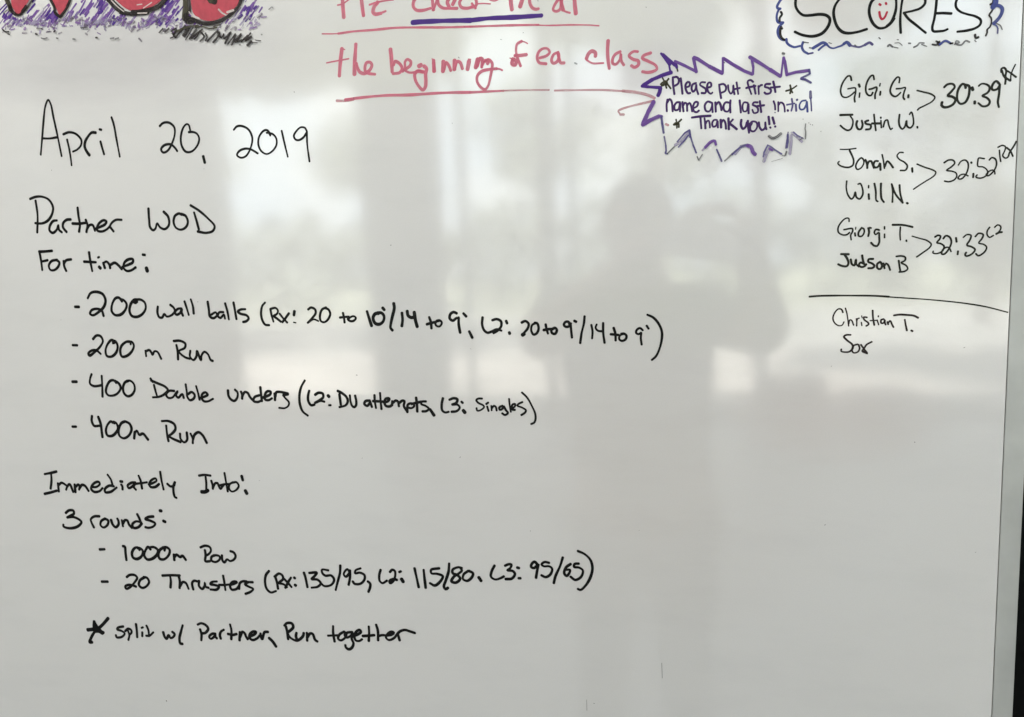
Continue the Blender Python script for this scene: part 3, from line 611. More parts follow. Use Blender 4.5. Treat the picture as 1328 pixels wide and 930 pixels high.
s black 30 -3195 11180 -3180 11114 -3185 11001
s black 30 -3185 11048 -3130 11065 -3077 11062
s black 30 -3077 11066 -3023 11079 -2997 11103 -3021 11112 -3062 11089 -3092 11041 -3061 11014 -2999 11041 -2970 11076
s black 30 -2956 11097 -2947 11064 -2937 11019
s black 30 -2968 11076 -2928 11121 -2867 11142 -2822 11132 -2758 11115
L notice_line|faded red marker line reading PTE Check-in at, cut by the top of the picture
W word|PTE
s red 37 -3073 17607 -3076 17502 -3075 17385
s red 14 -3130 17502 -3081 17507 -3035 17527 -3006 17542
s red 36 -2884 17585 -2880 17480 -2872 17378
s red 19 -2804 17469 -2732 17482 -2661 17488 -2561 17488
s red 36 -2720 17483 -2758 17445 -2773 17399 -2751 17379 -2692 17380
s red 20 -2692 17383 -2644 17394
W word|Check-in
s red 29 -2336 17481 -2364 17442 -2366 17401 -2337 17369 -2275 17360 -2200 17370
s red 35 -2177 17462 -2175 17400 -2172 17354
s red 29 -2172 17359 -2140 17417 -2126 17457
s red 29 -2126 17452 -2118 17394 -2081 17361 -2013 17349 -1941 17341
s red 33 -2008 17443 -2033 17405 -2018 17362
s red 34 -1953 17427 -1983 17379
s red 28 -1897 17420 -1916 17387 -1901 17347 -1846 17331 -1801 17336
s red 28 -1805 17336 -1760 17344 -1753 17373 -1762 17415
s red 22 -1798 17368 -1783 17346 -1764 17322
s red 12 -1754 17358 -1693 17356 -1622 17344
s red 13 -1626 17379 -1582 17366 -1549 17373
s red 35 -1429 17377 -1429 17327 -1423 17271
s red 35 -1315 17364 -1346 17289
s red 29 -1256 17367 -1253 17307 -1233 17267 -1202 17251 -1175 17252
W word|at
s red 28 -980 17326 -1025 17271 -1042 17228 -1016 17212 -978 17226 -966 17275 -959 17314
s red 35 -970 17325 -963 17264 -952 17218
s red 18 -952 17213 -921 17196 -890 17185
s red 35 -846 17320 -844 17251 -838 17173
L notice_underline|thick purple marker stroke under Check-in
W underline|
s purple 31 -2379 17265 -2351 17252
s purple 43 -2385 17263 -2327 17262 -2235 17256 -2076 17245 -1818 17221
s purple 41 -1823 17222 -1634 17220 -1415 17204 -1252 17196 -1150 17191
L notice_rule|long thin red marker rule below PTE Check-in at
W rule|
s red 13 -3312 17258 -3193 17246 -3096 17242
s red 22 -3145 17243 -2988 17246 -2773 17238 -2561 17234 -2307 17211 -2079 17187 -1821 17166
s red 20 -1826 17166 -1637 17152 -1418 17135 -1180 17113
s red 14 -1202 17114 -1095 17099 -883 17081 -726 17063 -633 17047
L notice_line|faded red marker line reading the beginning of ea. class
W word|the
s red 39 -3117 17100 -3136 17016 -3152 16931 -3164 16851
s red 13 -3114 17100 -3087 17089
s red 14 -3288 16985 -3214 16991 -3128 16996 -3053 17001
s red 38 -2970 17128 -2981 17054 -2995 16959 -3006 16852
s red 32 -2993 16937 -2980 16958 -2971 16914 -2950 16869 -2910 16849 -2879 16853
s red 29 -2879 16856 -2841 16880 -2820 16921 -2836 16946 -2872 16947 -2893 16906 -2890 16868 -2862 16847 -2793 16832
W word|beginning
s red 39 -2621 17045 -2618 16965 -2618 16837
s red 30 -2602 16900 -2582 16930 -2537 16904 -2516 16859 -2542 16825 -2613 16820
s red 29 -2512 16832 -2487 16857 -2483 16915 -2459 16937 -2425 16914 -2433 16878 -2470 16855
s red 26 -2500 16847 -2449 16816 -2391 16813 -2355 16823 -2309 16810
s red 39 -2323 16873 -2347 16864
s red 34 -2295 16859 -2273 16836 -2285 16784 -2286 16721 -2295 16668 -2320 16644 -2358 16680 -2389 16741 -2392 16794 -2367 16819 -2304 16807
s red 38 -2199 16882 -2196 16802
s red 11 -2213 16917 -2197 16911
s red 38 -2103 16883 -2112 16794
s red 29 -2102 16809 -2078 16870 -2054 16847 -2034 16794
s red 38 -1992 16883 -1999 16800
s red 29 -1993 16809 -1967 16870 -1939 16857 -1920 16800
s red 38 -2198 16903 -2199 16803
s red 38 -1853 16859 -1871 16789
s red 13 -1858 16880 -1836 16874
s red 37 -1768 16871 -1791 16798
s red 34 -1777 16810 -1746 16874 -1724 16867 -1733 16795
s red 31 -1732 16805 -1696 16854 -1664 16840 -1676 16821
s red 27 -1702 16844 -1663 16856 -1631 16821 -1633 16785 -1654 16704 -1680 16623 -1709 16594 -1748 16614 -1784 16675 -1776 16726 -1735 16759 -1656 16769 -1589 16769
s red 16 -1600 16770 -1562 16763 -1537 16749
W word|of
s red 34 -1431 16838 -1444 16798 -1412 16785 -1405 16820 -1437 16839
s red 11 -1461 16851 -1442 16843
s red 26 -1363 16770 -1378 16812 -1392 16855 -1400 16917 -1387 16967 -1343 16987
s red 12 -1348 16988 -1316 16978 -1289 16961
s red 31 -1413 16867 -1364 16864 -1304 16865
W word|ea.
s red 27 -1181 16824 -1116 16838 -1088 16865 -1108 16898 -1151 16902 -1190 16876 -1205 16826 -1188 16784 -1124 16767
s red 27 -1008 16857 -1051 16842 -1074 16793 -1059 16766 -1021 16778 -1004 16827 -1013 16858 -1004 16806 -990 16764 -958 16759
s dim 14 -862 16749 -842 16738
W word|class
s red 32 -673 16788 -672 16818 -703 16836 -735 16815 -754 16776
s red 17 -753 16766 -732 16749 -701 16731 -602 16723
s red 30 -555 16911 -562 16837 -560 16747 -551 16671
s red 26 -449 16806 -491 16790 -518 16753 -519 16713 -493 16701 -456 16737 -445 16786 -441 16725 -421 16689
s red 27 -295 16791 -336 16795 -373 16764 -338 16730 -292 16711 -293 16676 -329 16660 -354 16677
s red 27 -182 16769 -245 16751 -256 16732 -206 16701 -140 16657 -131 16626 -167 16609 -218 16606 -258 16616
L notice_rule|long red marker rule under the beginning of ea. class, fading to the right
W rule|
s faint 28 -3210 16622 -3122 16614 -3036 16621
s red 27 -3121 16623 -2938 16629 -2698 16627 -2462 16611 -2114 16599 -1852 16580
s red 22 -1857 16580 -1666 16572 -1532 16566
s faint 16 -1554 16568 -1334 16554 -1106 16535
s faint 18 -1054 16525 -888 16513 -624 16491 -416 16462
s faint 25 -437 16466 -313 16443 -211 16409 -156 16379
s faint 21 -161 16357 -264 16343 -367 16327 -451 16309 -477 16298
s faint 14 -481 16291 -468 16272
s faint 21 -463 16262 -431 16259
L burst_border|jagged purple marker burst drawn round the note about names
W zigzag_line|
p purple 17 -93 16756 -21 16648
p purple 21 -88 16751 -27 16673 -15 16651
p purple 27 -76 16743 28 16643
p purple 17 -24 16652 -15 16595
p dark 13 42 16624 50 16591
p purple 23 29 16677 42 16623
p purple 34 -8 16586 -79 16570 -172 16540 -251 16499
p purple 26 -265 16493 -208 16481 -105 16465
p purple 34 -103 16461 -109 16430 -124 16400
p violet 24 27 16678 112 16631 209 16573
p violet 28 209 16569 196 16637 186 16689
p violet 32 191 16692 224 16676 320 16605 426 16540
p violet 20 433 16539 436 16665
p violet 26 441 16661 512 16607 607 16543
p violet 26 353 16588 429 16536
p violet 20 432 16536 435 16665
p violet 27 440 16661 518 16603 613 16539 680 16506
p violet 22 685 16505 688 16562 677 16624
p violet 29 660 16650 734 16599 828 16529 911 16467
p violet 16 918 16473 934 16619
p violet 25 937 16619 947 16585 964 16472
p violet 25 964 16476 1040 16489 1138 16493
p slate 19 1145 16499 1150 16465 1080 16435
p slate 19 1080 16431 1113 16422 1159 16391
s dim 23 930 16654 939 16649
p violet 38 -164 16346 -213 16266 -258 16170
p violet 38 -265 16157 -192 16193 -120 16219
p violet 27 -113 16219 -95 16214
p slate 19 -99 16214 -93 16157 -81 16071
p slate 14 -77 16039 -64 15963 -62 15913 -69 15893 -51 15886
p dim 12 -51 15888 11 15944
p wash 27 18 15957 75 15981 133 16054
p slate 13 36 15984 105 16057 144 16078
p slate 13 46 15937 97 15987 133 16033
p slate 20 144 16075 150 16018
p slate 15 150 16032 174 15946 201 15876
p dim 10 208 15844 222 15811 254 15858
p wash 16 254 15894 314 15949 350 15971
s violet 26 279 15917 329 15962 360 15968 370 15934
p slate 15 377 15892 397 15845 419 15787
p dim 13 445 15788 507 15844 556 15882
p wash 26 535 15842 583 15901 638 15911
s slate 16 507 15837 576 15894 625 15912 652 15903
s violet 32 638 15907 666 15895 686 15845 703 15826
p slate 14 771 15800 778 15838 805 15891
p wash 26 775 15762 795 15816 822 15869
p slate 13 805 15898 829 15886 869 15852 923 15813
p violet 19 822 15866 846 15850
p dim 9 927 15803 950 15794
p dim 15 964 15831 954 15801
p wash 24 991 15809 1000 15884 1003 15966
p slate 17 973 15975 973 15906 967 15865
p slate 9 957 15859 963 15907 976 15995
p wash 23 1006 15986 1050 15948 1090 15904
p slate 11 1020 15992 1050 15962 1100 15931
p dim 9 1070 15919 1096 15938
s dim 10 1119 16052 1114 16012 1119 15984 1116 15926
p dim 4 839 15754 883 15764 930 15775
s dim 6 1142 16058 1146 16057
s dim 6 1155 16046 1159 16043
s dim 6 1172 16040 1176 16037
s dim 26 818 15972 845 15954 876 15958 916 15986
L burst_note_line|purple marker line reading Please put first inside the jagged burst
W asterisk|
s olive 16 -83 16546 -69 16517 -49 16456
s olive 16 -30 16534 -51 16509 -73 16483
s olive 16 -58 16509 -34 16479 -13 16449
s olive 20 -98 16492 -83 16504 -65 16510 -73 16486 -91 16481
s olive 20 -62 16516 -44 16494 -52 16484
W word|Please
s purpletext 19 6 16541 8 16482 18 16398
s purpletext 19 6 16541 41 16543 58 16519 51 16485 19 16467
s purpletext 19 74 16528 81 16469 88 16395
s purpletext 19 113 16445 148 16456 152 16483 135 16491 117 16472 117 16431 137 16394 155 16396
s purpletext 19 205 16475 177 16467 167 16433 179 16404 200 16423 208 16464 211 16422 224 16379
s purpletext 19 284 16474 250 16477 239 16458 263 16438 289 16415 284 16385 252 16387
s purpletext 18 301 16428 333 16435 331 16466 312 16468 299 16435 311 16389 332 16373 345 16383
W word|put
s purpletext 18 402 16446 408 16391 418 16328
s purpletext 18 405 16443 439 16446 460 16420 453 16387 418 16373
s purpletext 18 477 16433 484 16384 501 16358 518 16381 521 16428 525 16380 531 16352
s purpletext 18 549 16450 562 16350
s purpletext 18 528 16394 576 16400
W word|first
s purpletext 18 687 16441 666 16459 643 16451 646 16417 660 16375 672 16340
s purpletext 18 629 16395 653 16399 707 16405
s purpletext 18 693 16413 707 16340
s purpletext 18 731 16403 734 16334
s purpletext 18 731 16389 751 16408 761 16408
s purpletext 18 828 16411 791 16411 784 16391 808 16382 835 16359 828 16336 794 16332 781 16344
s purpletext 18 853 16429 863 16384 871 16339
s purpletext 18 831 16380 908 16381
W star|
s olive 16 1044 16376 1001 16351 958 16341
s olive 16 991 16386 998 16351 991 16317
s olive 16 994 16358 1011 16322
L burst_note_line|purple marker line reading name and last initial inside the jagged burst
W word|name
s purpletext 18 -43 16357 -51 16315 -50 16256
s purpletext 18 -47 16329 -25 16359 -8 16340 1 16251
s purpletext 18 66 16323 38 16325 16 16296 23 16260 51 16265 66 16319 65 16246
s purpletext 18 87 16324 90 16282 95 16243
s purpletext 18 94 16296 108 16316 122 16307 127 16244
s purpletext 18 128 16293 147 16312 160 16290 170 16237
s purpletext 18 178 16261 213 16279 220 16309 199 16315 181 16288 184 16239 209 16227 228 16239
W word|and
s purpletext 19 338 16296 304 16309 279 16280 289 16231 317 16225 338 16261 342 16299 345 16216
s purpletext 19 369 16297 372 16217
s purpletext 19 373 16272 397 16298 414 16268 421 16226
s purpletext 19 497 16303 493 16255 496 16199
s purpletext 19 490 16283 456 16289 438 16259 448 16217 476 16211 493 16241
W word|last
s purpletext 18 574 16296 579 16247 584 16192
s purpletext 18 642 16269 612 16276 598 16246 608 16200 632 16202 646 16262 649 16180
s purpletext 18 724 16266 693 16268 683 16249 707 16237 727 16214 724 16184 693 16179 680 16208
s purpletext 18 742 16275 754 16181
s purpletext 18 720 16235 778 16237
W word|initial
s purpletext 17 856 16265 867 16230 870 16192
s purpletext 10 867 16170 870 16167
s purpletext 17 895 16254 895 16176
s purpletext 17 896 16227 915 16249 935 16237 945 16209 949 16168
s purpletext 22 972 16180 975 16173
s slate 16 1005 16272 1012 16217 1002 16171
s slate 16 965 16225 1028 16231
s slate 19 1047 16260 1049 16258
s slate 16 1038 16222 1042 16167
s blue 16 1120 16248 1088 16245 1068 16212 1075 16178 1101 16176 1124 16214 1127 16241 1134 16153
s slate 21 1156 16319 1158 16265
s slate 13 1158 16265 1162 16225 1166 16157
s dim 6 1097 16095 1099 16093
L burst_note_line|purple marker line reading Thank you!! inside the jagged burst
W dot|
s faint 20 -61 16146 -40 16135
W star|
s olive 16 29 16179 35 16147 35 16104
s olive 16 75 16175 49 16153 7 16135
s olive 16 21 16148 49 16146 52 16110
s olive 24 14 16138 46 16142
W word|Thank
s purpletext 21 166 16184 233 16188 327 16186
s purpletext 21 240 16186 243 16137 247 16084
s purpletext 19 275 16169 280 16127 282 16081
s purpletext 17 282 16116 297 16143 311 16145 318 16124 321 16085
s purpletext 17 382 16145 358 16148 340 16122 349 16090 373 16097 386 16139 389 16080
s purpletext 21 413 16144 416 16078
s purpletext 18 416 16109 434 16142 451 16120 458 16064
s purpletext 21 479 16152 482 16058
s purpletext 18 517 16139 485 16107
s purpletext 21 489 16106 520 16080 549 16053
W word|you!!
s purpletext 20 588 16130 584 16088 601 16052 622 16065 635 16105
s purpletext 19 642 16118 645 16070 652 16015
s purpletext 19 652 16083 680 16108 713 16099 720 16057 693 16024 666 16033 662 16068 676 16095
s purpletext 19 734 16097 741 16055 761 16029 785 16045 788 16093
s purpletext 19 788 16086 791 16051 798 16033
s purpletext 19 815 16138 819 16104 822 16073
s purpletext 19 828 16048 832 16042
s purpletext 19 848 16129 857 16097 863 16074
s purpletext 19 869 16053 871 16048
L scores_heading|large black marker heading SCORES with a smiling face in the O
W letter|S
s black 24 1047 17121 1033 17078 1033 17025 1059 16977 1097 16947 1156 16941 1222 16941 1274 16928 1304 16898 1300 16854 1275 16812 1239 16782 1172 16769 1098 16785 1053 16805 1027 16821
W letter|C
s black 23 1425 17077 1375 17039 1346 16998 1334 16947 1344 16879 1370 16817 1407 16779 1451 16765 1524 16767 1596 16782
W letter|O
s black 23 1663 17028 1628 16996 1611 16931 1623 16864 1653 16809 1692 16779 1739 16781 1781 16810 1805 16844
s black 22 1749 16787 1781 16817 1804 16866 1817 16923 1816 16989 1812 17018
W letter|R
s black 20 1868 17012 1856 16926 1851 16824 1857 16725
s black 20 2034 16993 2034 16935 2000 16903 1952 16890 1878 16881
s black 20 1878 16881 1911 16832 1976 16771 2047 16705
W letter|E
s black 19 2122 16983 2118 16897 2107 16804 2095 16740 2103 16713 2145 16707 2186 16708 2210 16717
s black 20 2120 16850 2175 16846 2234 16836
W letter|S
s black 19 2281 16957 2264 16916 2270 16876 2299 16844 2354 16817 2409 16796 2451 16763 2449 16727 2413 16702 2352 16691 2283 16689
W smiling_face|red smiling face inside the letter O
s scarlet 18 1689 16970 1698 16962
s scarlet 18 1738 16974 1742 16964
s scarlet 19 1690 16908 1698 16867 1712 16848 1730 16859 1749 16901
L cloud_border|blue wavy cloud outline round the SCORES heading, partly rubbed away
W wavy_line|
s blue 21 924 17105 902 17078 883 17042 887 17027 910 17020
s blue 21 898 17018 883 16982 880 16944 891 16913 933 16905
s blue 21 925 16898 899 16874 888 16838 899 16791 926 16765 952 16761
s blue 21 959 16769 963 16739 986 16714 1024 16696 1069 16701
s blue 21 1094 16729 1084 16696 1099 16657 1136 16630
s slate 14 1136 16630 1173 16634
s dim 12 1098 16729 1136 16720
s dim 12 1145 16679 1166 16673
s blue 25 1173 16672 1210 16691 1254 16709 1284 16691
s blue 16 1218 16652 1247 16676 1276 16692
s blue 16 1276 16703 1306 16666 1336 16655 1372 16663 1401 16671 1438 16698
s blue 27 1416 16681 1441 16693 1467 16665
s slate 16 1467 16665 1504 16653 1540 16644 1576 16654
s dim 9 1298 16704 1321 16695
s slate 24 1583 16657 1619 16672 1641 16654
s dim 8 1690 16705 1701 16693
s dim 10 1504 16665 1515 16654
s dark 18 913 16994 923 16974 904 16946 904 16919
s dark 18 914 16873 925 16856
s dark 18 910 16858 909 16820 922 16781 944 16763
s dim 15 1760 16628 1774 16639 1796 16620
s dim 7 1796 16620 1839 16606
s dim 7 1813 16648 1845 16648 1870 16624
s dim 8 1830 16674 1841 16671
s dim 12 1919 16636 1933 16633
s dim 12 1959 16600 1987 16612 2000 16629 2035 16625
s dim 9 2018 16616 2057 16597
s dark 13 2099 16608 2134 16601 2147 16617 2126 16631
s dark 12 2133 16615 2154 16628 2148 16595
s blue 17 2155 16602 2195 16627 2238 16601
s dark 12 2231 16602 2251 16603
s dim 12 2266 16591 2279 16619 2300 16602 2272 16597 2314 16582 2347 16612 2375 16598
s dark 17 2414 16652 2419 16626 2439 16630
s dim 9 2412 16608 2423 16596
s dark 14 2493 16636 2502 16660 2501 16682 2521 16702 2530 16744 2525 16773 2511 16792 2530 16822 2536 16839
s dark 17 2518 16874 2535 16882 2540 16914
s blue 36 2557 16919 2552 16877 2536 16850
s blue 25 2549 16859 2576 16860 2603 16836 2604 16807 2586 16766 2547 16724
s blue 11 2547 16719 2568 16704 2579 16681
s slate 11 2579 16681 2577 16645
s dim 10 2567 16722 2595 16704 2610 16671
L score_entry|black marker entry of two names with the time 30:39 Rx
W name|upper name of the first entry
s ink 15 1482 16381 1473 16415 1454 16418 1425 16386 1404 16342 1398 16296 1414 16254 1447 16245 1482 16261 1507 16282
s ink 15 1455 16314 1513 16315 1517 16285 1508 16233 1512 16202
s ink 18 1541 16342 1548 16322
s ink 15 1549 16272 1546 16236
s ink 15 1660 16371 1651 16405 1636 16403 1611 16369 1596 16318 1600 16271 1619 16246 1639 16244 1651 16266
s ink 15 1622 16295 1644 16297 1679 16307 1682 16290 1670 16251 1670 16215
s ink 11 1708 16334 1704 16314
s ink 15 1711 16269 1708 16241
s ink 15 1854 16327 1856 16366 1841 16374 1813 16344 1792 16300 1787 16261 1803 16230 1828 16218 1853 16232 1867 16247
s ink 15 1833 16280 1871 16280 1903 16284 1893 16245 1888 16206 1898 16189
s ink 17 1928 16221 1927 16202
W name|lower name of the first entry
s ink 18 1397 16103 1449 16101 1495 16098
s ink 15 1478 16088 1498 16053 1497 16013 1480 15977 1457 15972 1424 15992 1400 16017
s ink 18 1533 16043 1526 16017 1541 15976 1563 15974 1576 16006 1569 16044
s ink 17 1620 16040 1595 16032 1604 16014 1640 16001 1637 15971 1602 15967
s ink 15 1664 16086 1671 16025 1681 15953
s ink 21 1649 16013 1710 16009
s ink 15 1719 16032 1724 15973
s ink 16 1717 16058 1719 16052
s ink 13 1739 15977 1752 16027 1769 16032 1782 15987 1798 15952 1809 15961
s ink 15 1863 16069 1859 16010 1868 15970 1888 15948 1906 15967 1918 16015 1922 15972 1947 15953 1969 15975 1970 16028 1953 16082 1940 16063
s ink 15 2002 15959 2004 15949
W bracket|
s ink 14 1993 16252 2046 16234 2102 16213 2130 16185 2110 16154 2049 16123 2012 16106 2001 16094
W number|30:39
s ink 20 2198 16260 2221 16280 2261 16280 2277 16256 2257 16225 2227 16189 2258 16180 2286 16155 2272 16120 2236 16100 2199 16100 2182 16118 2186 16141
s ink 20 2359 16239 2352 16265 2334 16273 2308 16240 2297 16196 2302 16144 2324 16116 2357 16123 2380 16163 2387 16207 2383 16253 2352 16265
s ink 22 2407 16238 2413 16218
s ink 24 2430 16126 2430 16110
s ink 17 2455 16246 2473 16261 2503 16258 2533 16236 2534 16204 2517 16183 2485 16166 2519 16147 2541 16116 2530 16088 2491 16082 2457 16111
s ink 18 2604 16252 2582 16273 2562 16256 2552 16218 2564 16204 2594 16211 2610 16238
s ink 18 2610 16245 2607 16168 2601 16105 2610 16065
W superscript|Rx
s ink 16 2621 16352 2634 16313 2650 16286 2649 16244
s ink 16 2618 16340 2617 16365 2635 16373 2653 16349 2650 16298 2686 16266
s ink 16 2662 16345 2690 16323 2726 16291
s ink 11 2717 16390 2698 16345 2688 16308 2689 16266
L score_entry|black marker entry of two names with the time 32:52 Rx
W name|upper name of the second entry
s ink 11 1401 15818 1446 15814 1485 15814 1527 15817
s ink 15 1476 15803 1499 15753 1510 15715 1504 15678 1475 15663 1436 15667 1396 15686 1383 15704 1394 15717
s ink 15 1587 15720 1571 15735 1545 15713 1527 15667 1540 15640 1569 15650 1591 15689 1587 15720 1574 15733
s ink 17 1603 15716 1617 15681 1619 15645
s ink 17 1617 15667 1632 15700 1648 15702 1662 15671 1672 15643
s ink 17 1703 15698 1681 15700 1668 15664 1685 15645 1707 15654 1719 15680 1724 15622
s ink 15 1734 15750 1744 15706 1755 15634
s ink 16 1758 15651 1776 15693 1796 15675 1822 15636
s ink 14 1899 15754 1873 15758 1851 15732 1871 15700 1910 15674 1933 15642 1921 15609 1880 15608
s ink 17 1971 15622 1974 15589
W name|lower name of the second entry
s ink 15 1457 15548 1454 15493 1468 15431 1498 15393 1517 15414 1527 15451 1537 15406 1563 15390 1586 15423 1585 15471 1565 15521 1548 15515
s ink 15 1633 15499 1632 15479
s ink 18 1634 15427 1638 15385
s ink 17 1678 15513 1690 15451 1696 15369 1708 15360
s ink 17 1730 15510 1730 15449 1738 15380 1757 15351
s ink 15 1814 15501 1824 15429 1823 15347
s ink 15 1816 15498 1846 15414 1905 15336
s ink 15 1876 15488 1884 15412 1905 15336
s ink 18 1937 15334 1944 15329
W bracket|
s ink 13 2008 15652 2068 15622 2131 15595 2154 15576 2145 15550 2071 15501 2028 15474 1986 15445
W number|32:52
s ink 14 2216 15649 2249 15668 2283 15664 2296 15640 2269 15609 2236 15585 2277 15575 2308 15559 2315 15532 2297 15503 2254 15490 2223 15498
s ink 13 2324 15621 2342 15650 2372 15660 2394 15640 2399 15593 2382 15541 2350 15507 2325 15512 2339 15537 2370 15545 2401 15528
s ink 17 2420 15638 2423 15632
s ink 17 2440 15544 2439 15514
s ink 13 2518 15660 2475 15668 2470 15647 2473 15601 2508 15595 2539 15570 2547 15537 2523 15512 2487 15504 2459 15517 2468 15532
s ink 13 2555 15647 2572 15665 2600 15651 2610 15611 2594 15560 2553 15520 2535 15524 2558 15556 2582 15564 2597 15553 2601 15530
W superscript|Rx
s ink 14 2627 15721 2632 15675 2640 15629
s ink 14 2616 15745 2647 15758 2671 15744 2666 15712 2653 15674 2675 15653 2692 15661 2703 15696 2725 15734 2739 15759 2748 15781
s ink 14 2680 15737 2708 15709 2728 15665
L score_entry|black marker entry of two names with the time 32:33 L2
W name|upper name of the third entry
s ink 14 1481 15202 1478 15230 1455 15232 1419 15202 1393 15155 1397 15113 1434 15090 1467 15092 1486 15108
s ink 15 1440 15135 1509 15140 1510 15114 1496 15087 1500 15044
s ink 11 1536 15151 1534 15132
s ink 15 1529 15102 1533 15076
s ink 17 1581 15141 1558 15104 1562 15073 1585 15072 1604 15102 1600 15134 1581 15144
s ink 16 1636 15139 1643 15107 1637 15069
s ink 14 1640 15111 1646 15142 1659 15137
s ink 17 1724 15117 1698 15124 1685 15098 1696 15080 1721 15096 1725 15054 1726 15013 1710 14982 1684 14987 1661 15012
s ink 14 1765 15144 1766 15123
s ink 14 1767 15081 1767 15049
s ink 17 1829 15156 1897 15152 1942 15143 1986 15129
s ink 14 1891 15134 1889 15081 1893 15024
s ink 14 1940 15020 1942 15011
W name|lower name of the third entry
s ink 19 1419 14925 1482 14921
s ink 19 1449 14917 1470 14884 1481 14842 1467 14818 1427 14823 1397 14838
s ink 19 1499 14876 1510 14833 1530 14822 1539 14860 1542 14874 1546 14832 1566 14810
s ink 19 1591 14907 1598 14865 1609 14829
s ink 19 1605 14836 1579 14845 1566 14824 1586 14806 1612 14812 1625 14829
s ink 19 1680 14872 1644 14870 1641 14849 1671 14834 1691 14812 1678 14795 1642 14793
s ink 19 1736 14845 1713 14825 1717 14790 1737 14782 1753 14806 1742 14841
s ink 19 1762 14830 1773 14787
s ink 17 1772 14808 1785 14829 1801 14814 1818 14770
s ink 16 1884 14849 1892 14796 1899 14761
s ink 16 1864 14885 1903 14888 1935 14875 1933 14847 1904 14831 1943 14805 1957 14776 1935 14756 1890 14751
W bracket|
s ink 13 1985 15052 2040 15032 2104 15008 2136 14976 2124 14949 2075 14910 2025 14874
W number|32:33
s ink 15 2163 15036 2187 15049 2206 15041 2200 15017 2179 14987 2207 14979 2236 14954 2222 14913 2178 14895 2150 14904 2154 14917
s ink 15 2228 15019 2246 15042 2275 15031 2291 14992 2277 14938 2241 14889 2219 14890 2228 14927 2258 14946 2277 14938 2291 14907
s ink 17 2325 15021 2331 14987
s ink 18 2344 14908 2342 14881
s ink 15 2381 15022 2408 15044 2439 15036 2431 14996 2411 14956 2445 14941 2474 14916 2453 14882 2411 14864 2399 14875 2407 14895
s ink 15 2472 15024 2497 15050 2531 15038 2523 15005 2500 14969 2537 14957 2561 14932 2546 14892 2500 14863 2481 14881
W superscript|L2
s ink 13 2578 15096 2561 15067 2562 15033 2581 15012 2608 15027
s ink 13 2615 15094 2638 15113 2660 15099 2658 15069 2629 15036
s ink 16 2629 15038 2650 15049 2671 15051
L score_rule|black marker rule between score entries running to the board edge
W rule|
s ink 17 1163 14562 1240 14566 1350 14565 1515 14560 1692 14552 1813 14540
s ink 12 1759 14544 1920 14527 2079 14511 2263 14488 2419 14463 2574 14430 2741 14378
L score_entry|brownish marker entry of two names without a time, below the rule
W name|upper name of the last entry
s char 13 1442 14413 1429 14442 1405 14446 1375 14414 1360 14364 1376 14321 1410 14297 1437 14301 1452 14330
s char 13 1462 14451 1476 14397 1491 14292
s char 13 1491 14311 1500 14346 1514 14342 1531 14299
s char 13 1553 14356 1557 14320 1556 14291
s char 13 1556 14330 1563 14355 1576 14359
s char 9 1596 14380 1600 14362
s char 13 1594 14322 1599 14293
s char 15 1639 14364 1613 14368 1616 14347 1650 14317 1654 14303 1634 14289
s char 15 1684 14424 1689 14356 1700 14295
s char 13 1666 14335 1722 14337
s char 11 1731 14376 1731 14367
s char 13 1722 14340 1736 14297
s char 16 1775 14346 1755 14340 1756 14311 1778 14314 1784 14342 1785 14314 1792 14296
s char 16 1805 14321 1812 14299
s char 15 1811 14310 1827 14331 1841 14302 1855 14273
s char 17 1856 14376 1904 14382 1963 14377 2014 14370 2050 14350
s char 16 1944 14338 1952 14292 1963 14242
s char 16 1998 14241 2008 14235
W name|lower name of the last entry
s char 17 1509 14213 1472 14213 1453 14199 1479 14166 1524 14125 1527 14093 1501 14064 1454 14061 1432 14069 1433 14087
s char 17 1567 14128 1537 14118 1521 14078 1535 14053 1568 14059 1584 14092 1574 14125
s char 16 1594 14124 1621 14084 1648 14044 1615 14066
s char 16 1683 14148 1640 14123 1621 14091 1605 14066 1645 14044
L workout_heading|purple hatched backdrop with bubble letters WOD in red outlined black, cut by the top of the picture
W hatching|purple scribbled hatching rubbed away along its lower edge
s lav 12 -7061 17718 -6996 17771 -6932 17824
s purple 17 -7060 17802 -6982 17857 -6905 17911
s violet 17 -6966 17997 -6910 18037 -6855 18078
s purple 14 -7006 17881 -6943 17919 -6897 17947
s wash 12 -6941 18017 -6910 18041 -6879 18064
s wash 20 -6944 17776 -6907 17809 -6870 17842
s lav 16 -7001 17699 -6916 17750 -6849 17790
s lav 12 -6918 17735 -6883 17767 -6848 17800
s lav 21 -6925 17734 -6883 17767 -6842 17800
s wash 12 -6904 17787 -6881 17803 -6859 17818
s wash 15 -6882 17829 -6875 17833 -6867 17838
s purple 20 -6862 17735 -6834 17754 -6807 17772
s purple 15 -6850 17778 -6842 17785 -6833 17792
s violet 25 -6858 17724 -6815 17752 -6786 17770
s violet 20 -6818 17714 -6776 17744 -6748 17765
s purple 17 -6718 17713 -6665 17747 -6612 17781
s purple 18 -6576 17921 -6556 17937 -6546 17944
s purple 22 -6657 17819 -6603 17858 -6550 17897
s violet 23 -6614 17761 -6573 17796 -6532 17830
s wash 12 -6560 17909 -6523 17944 -6486 17979
s lav 15 -6582 17774 -6545 17802 -6507 17830
s wash 17 -6576 17738 -6515 17779 -6454 17820
s lav 25 -6551 17714 -6521 17742 -6491 17770
s wash 18 -6510 17721 -6476 17746 -6443 17771
s violet 20 -6531 17728 -6472 17777 -6413 17825
s violet 21 -6492 17695 -6435 17733 -6379 17770
s wash 14 -6453 17835 -6417 17856 -6380 17876
s lav 25 -6460 17749 -6429 17776 -6397 17802
s lav 12 -6468 17784 -6409 17830 -6365 17863
s lav 14 -6440 17768 -6400 17804 -6360 17840
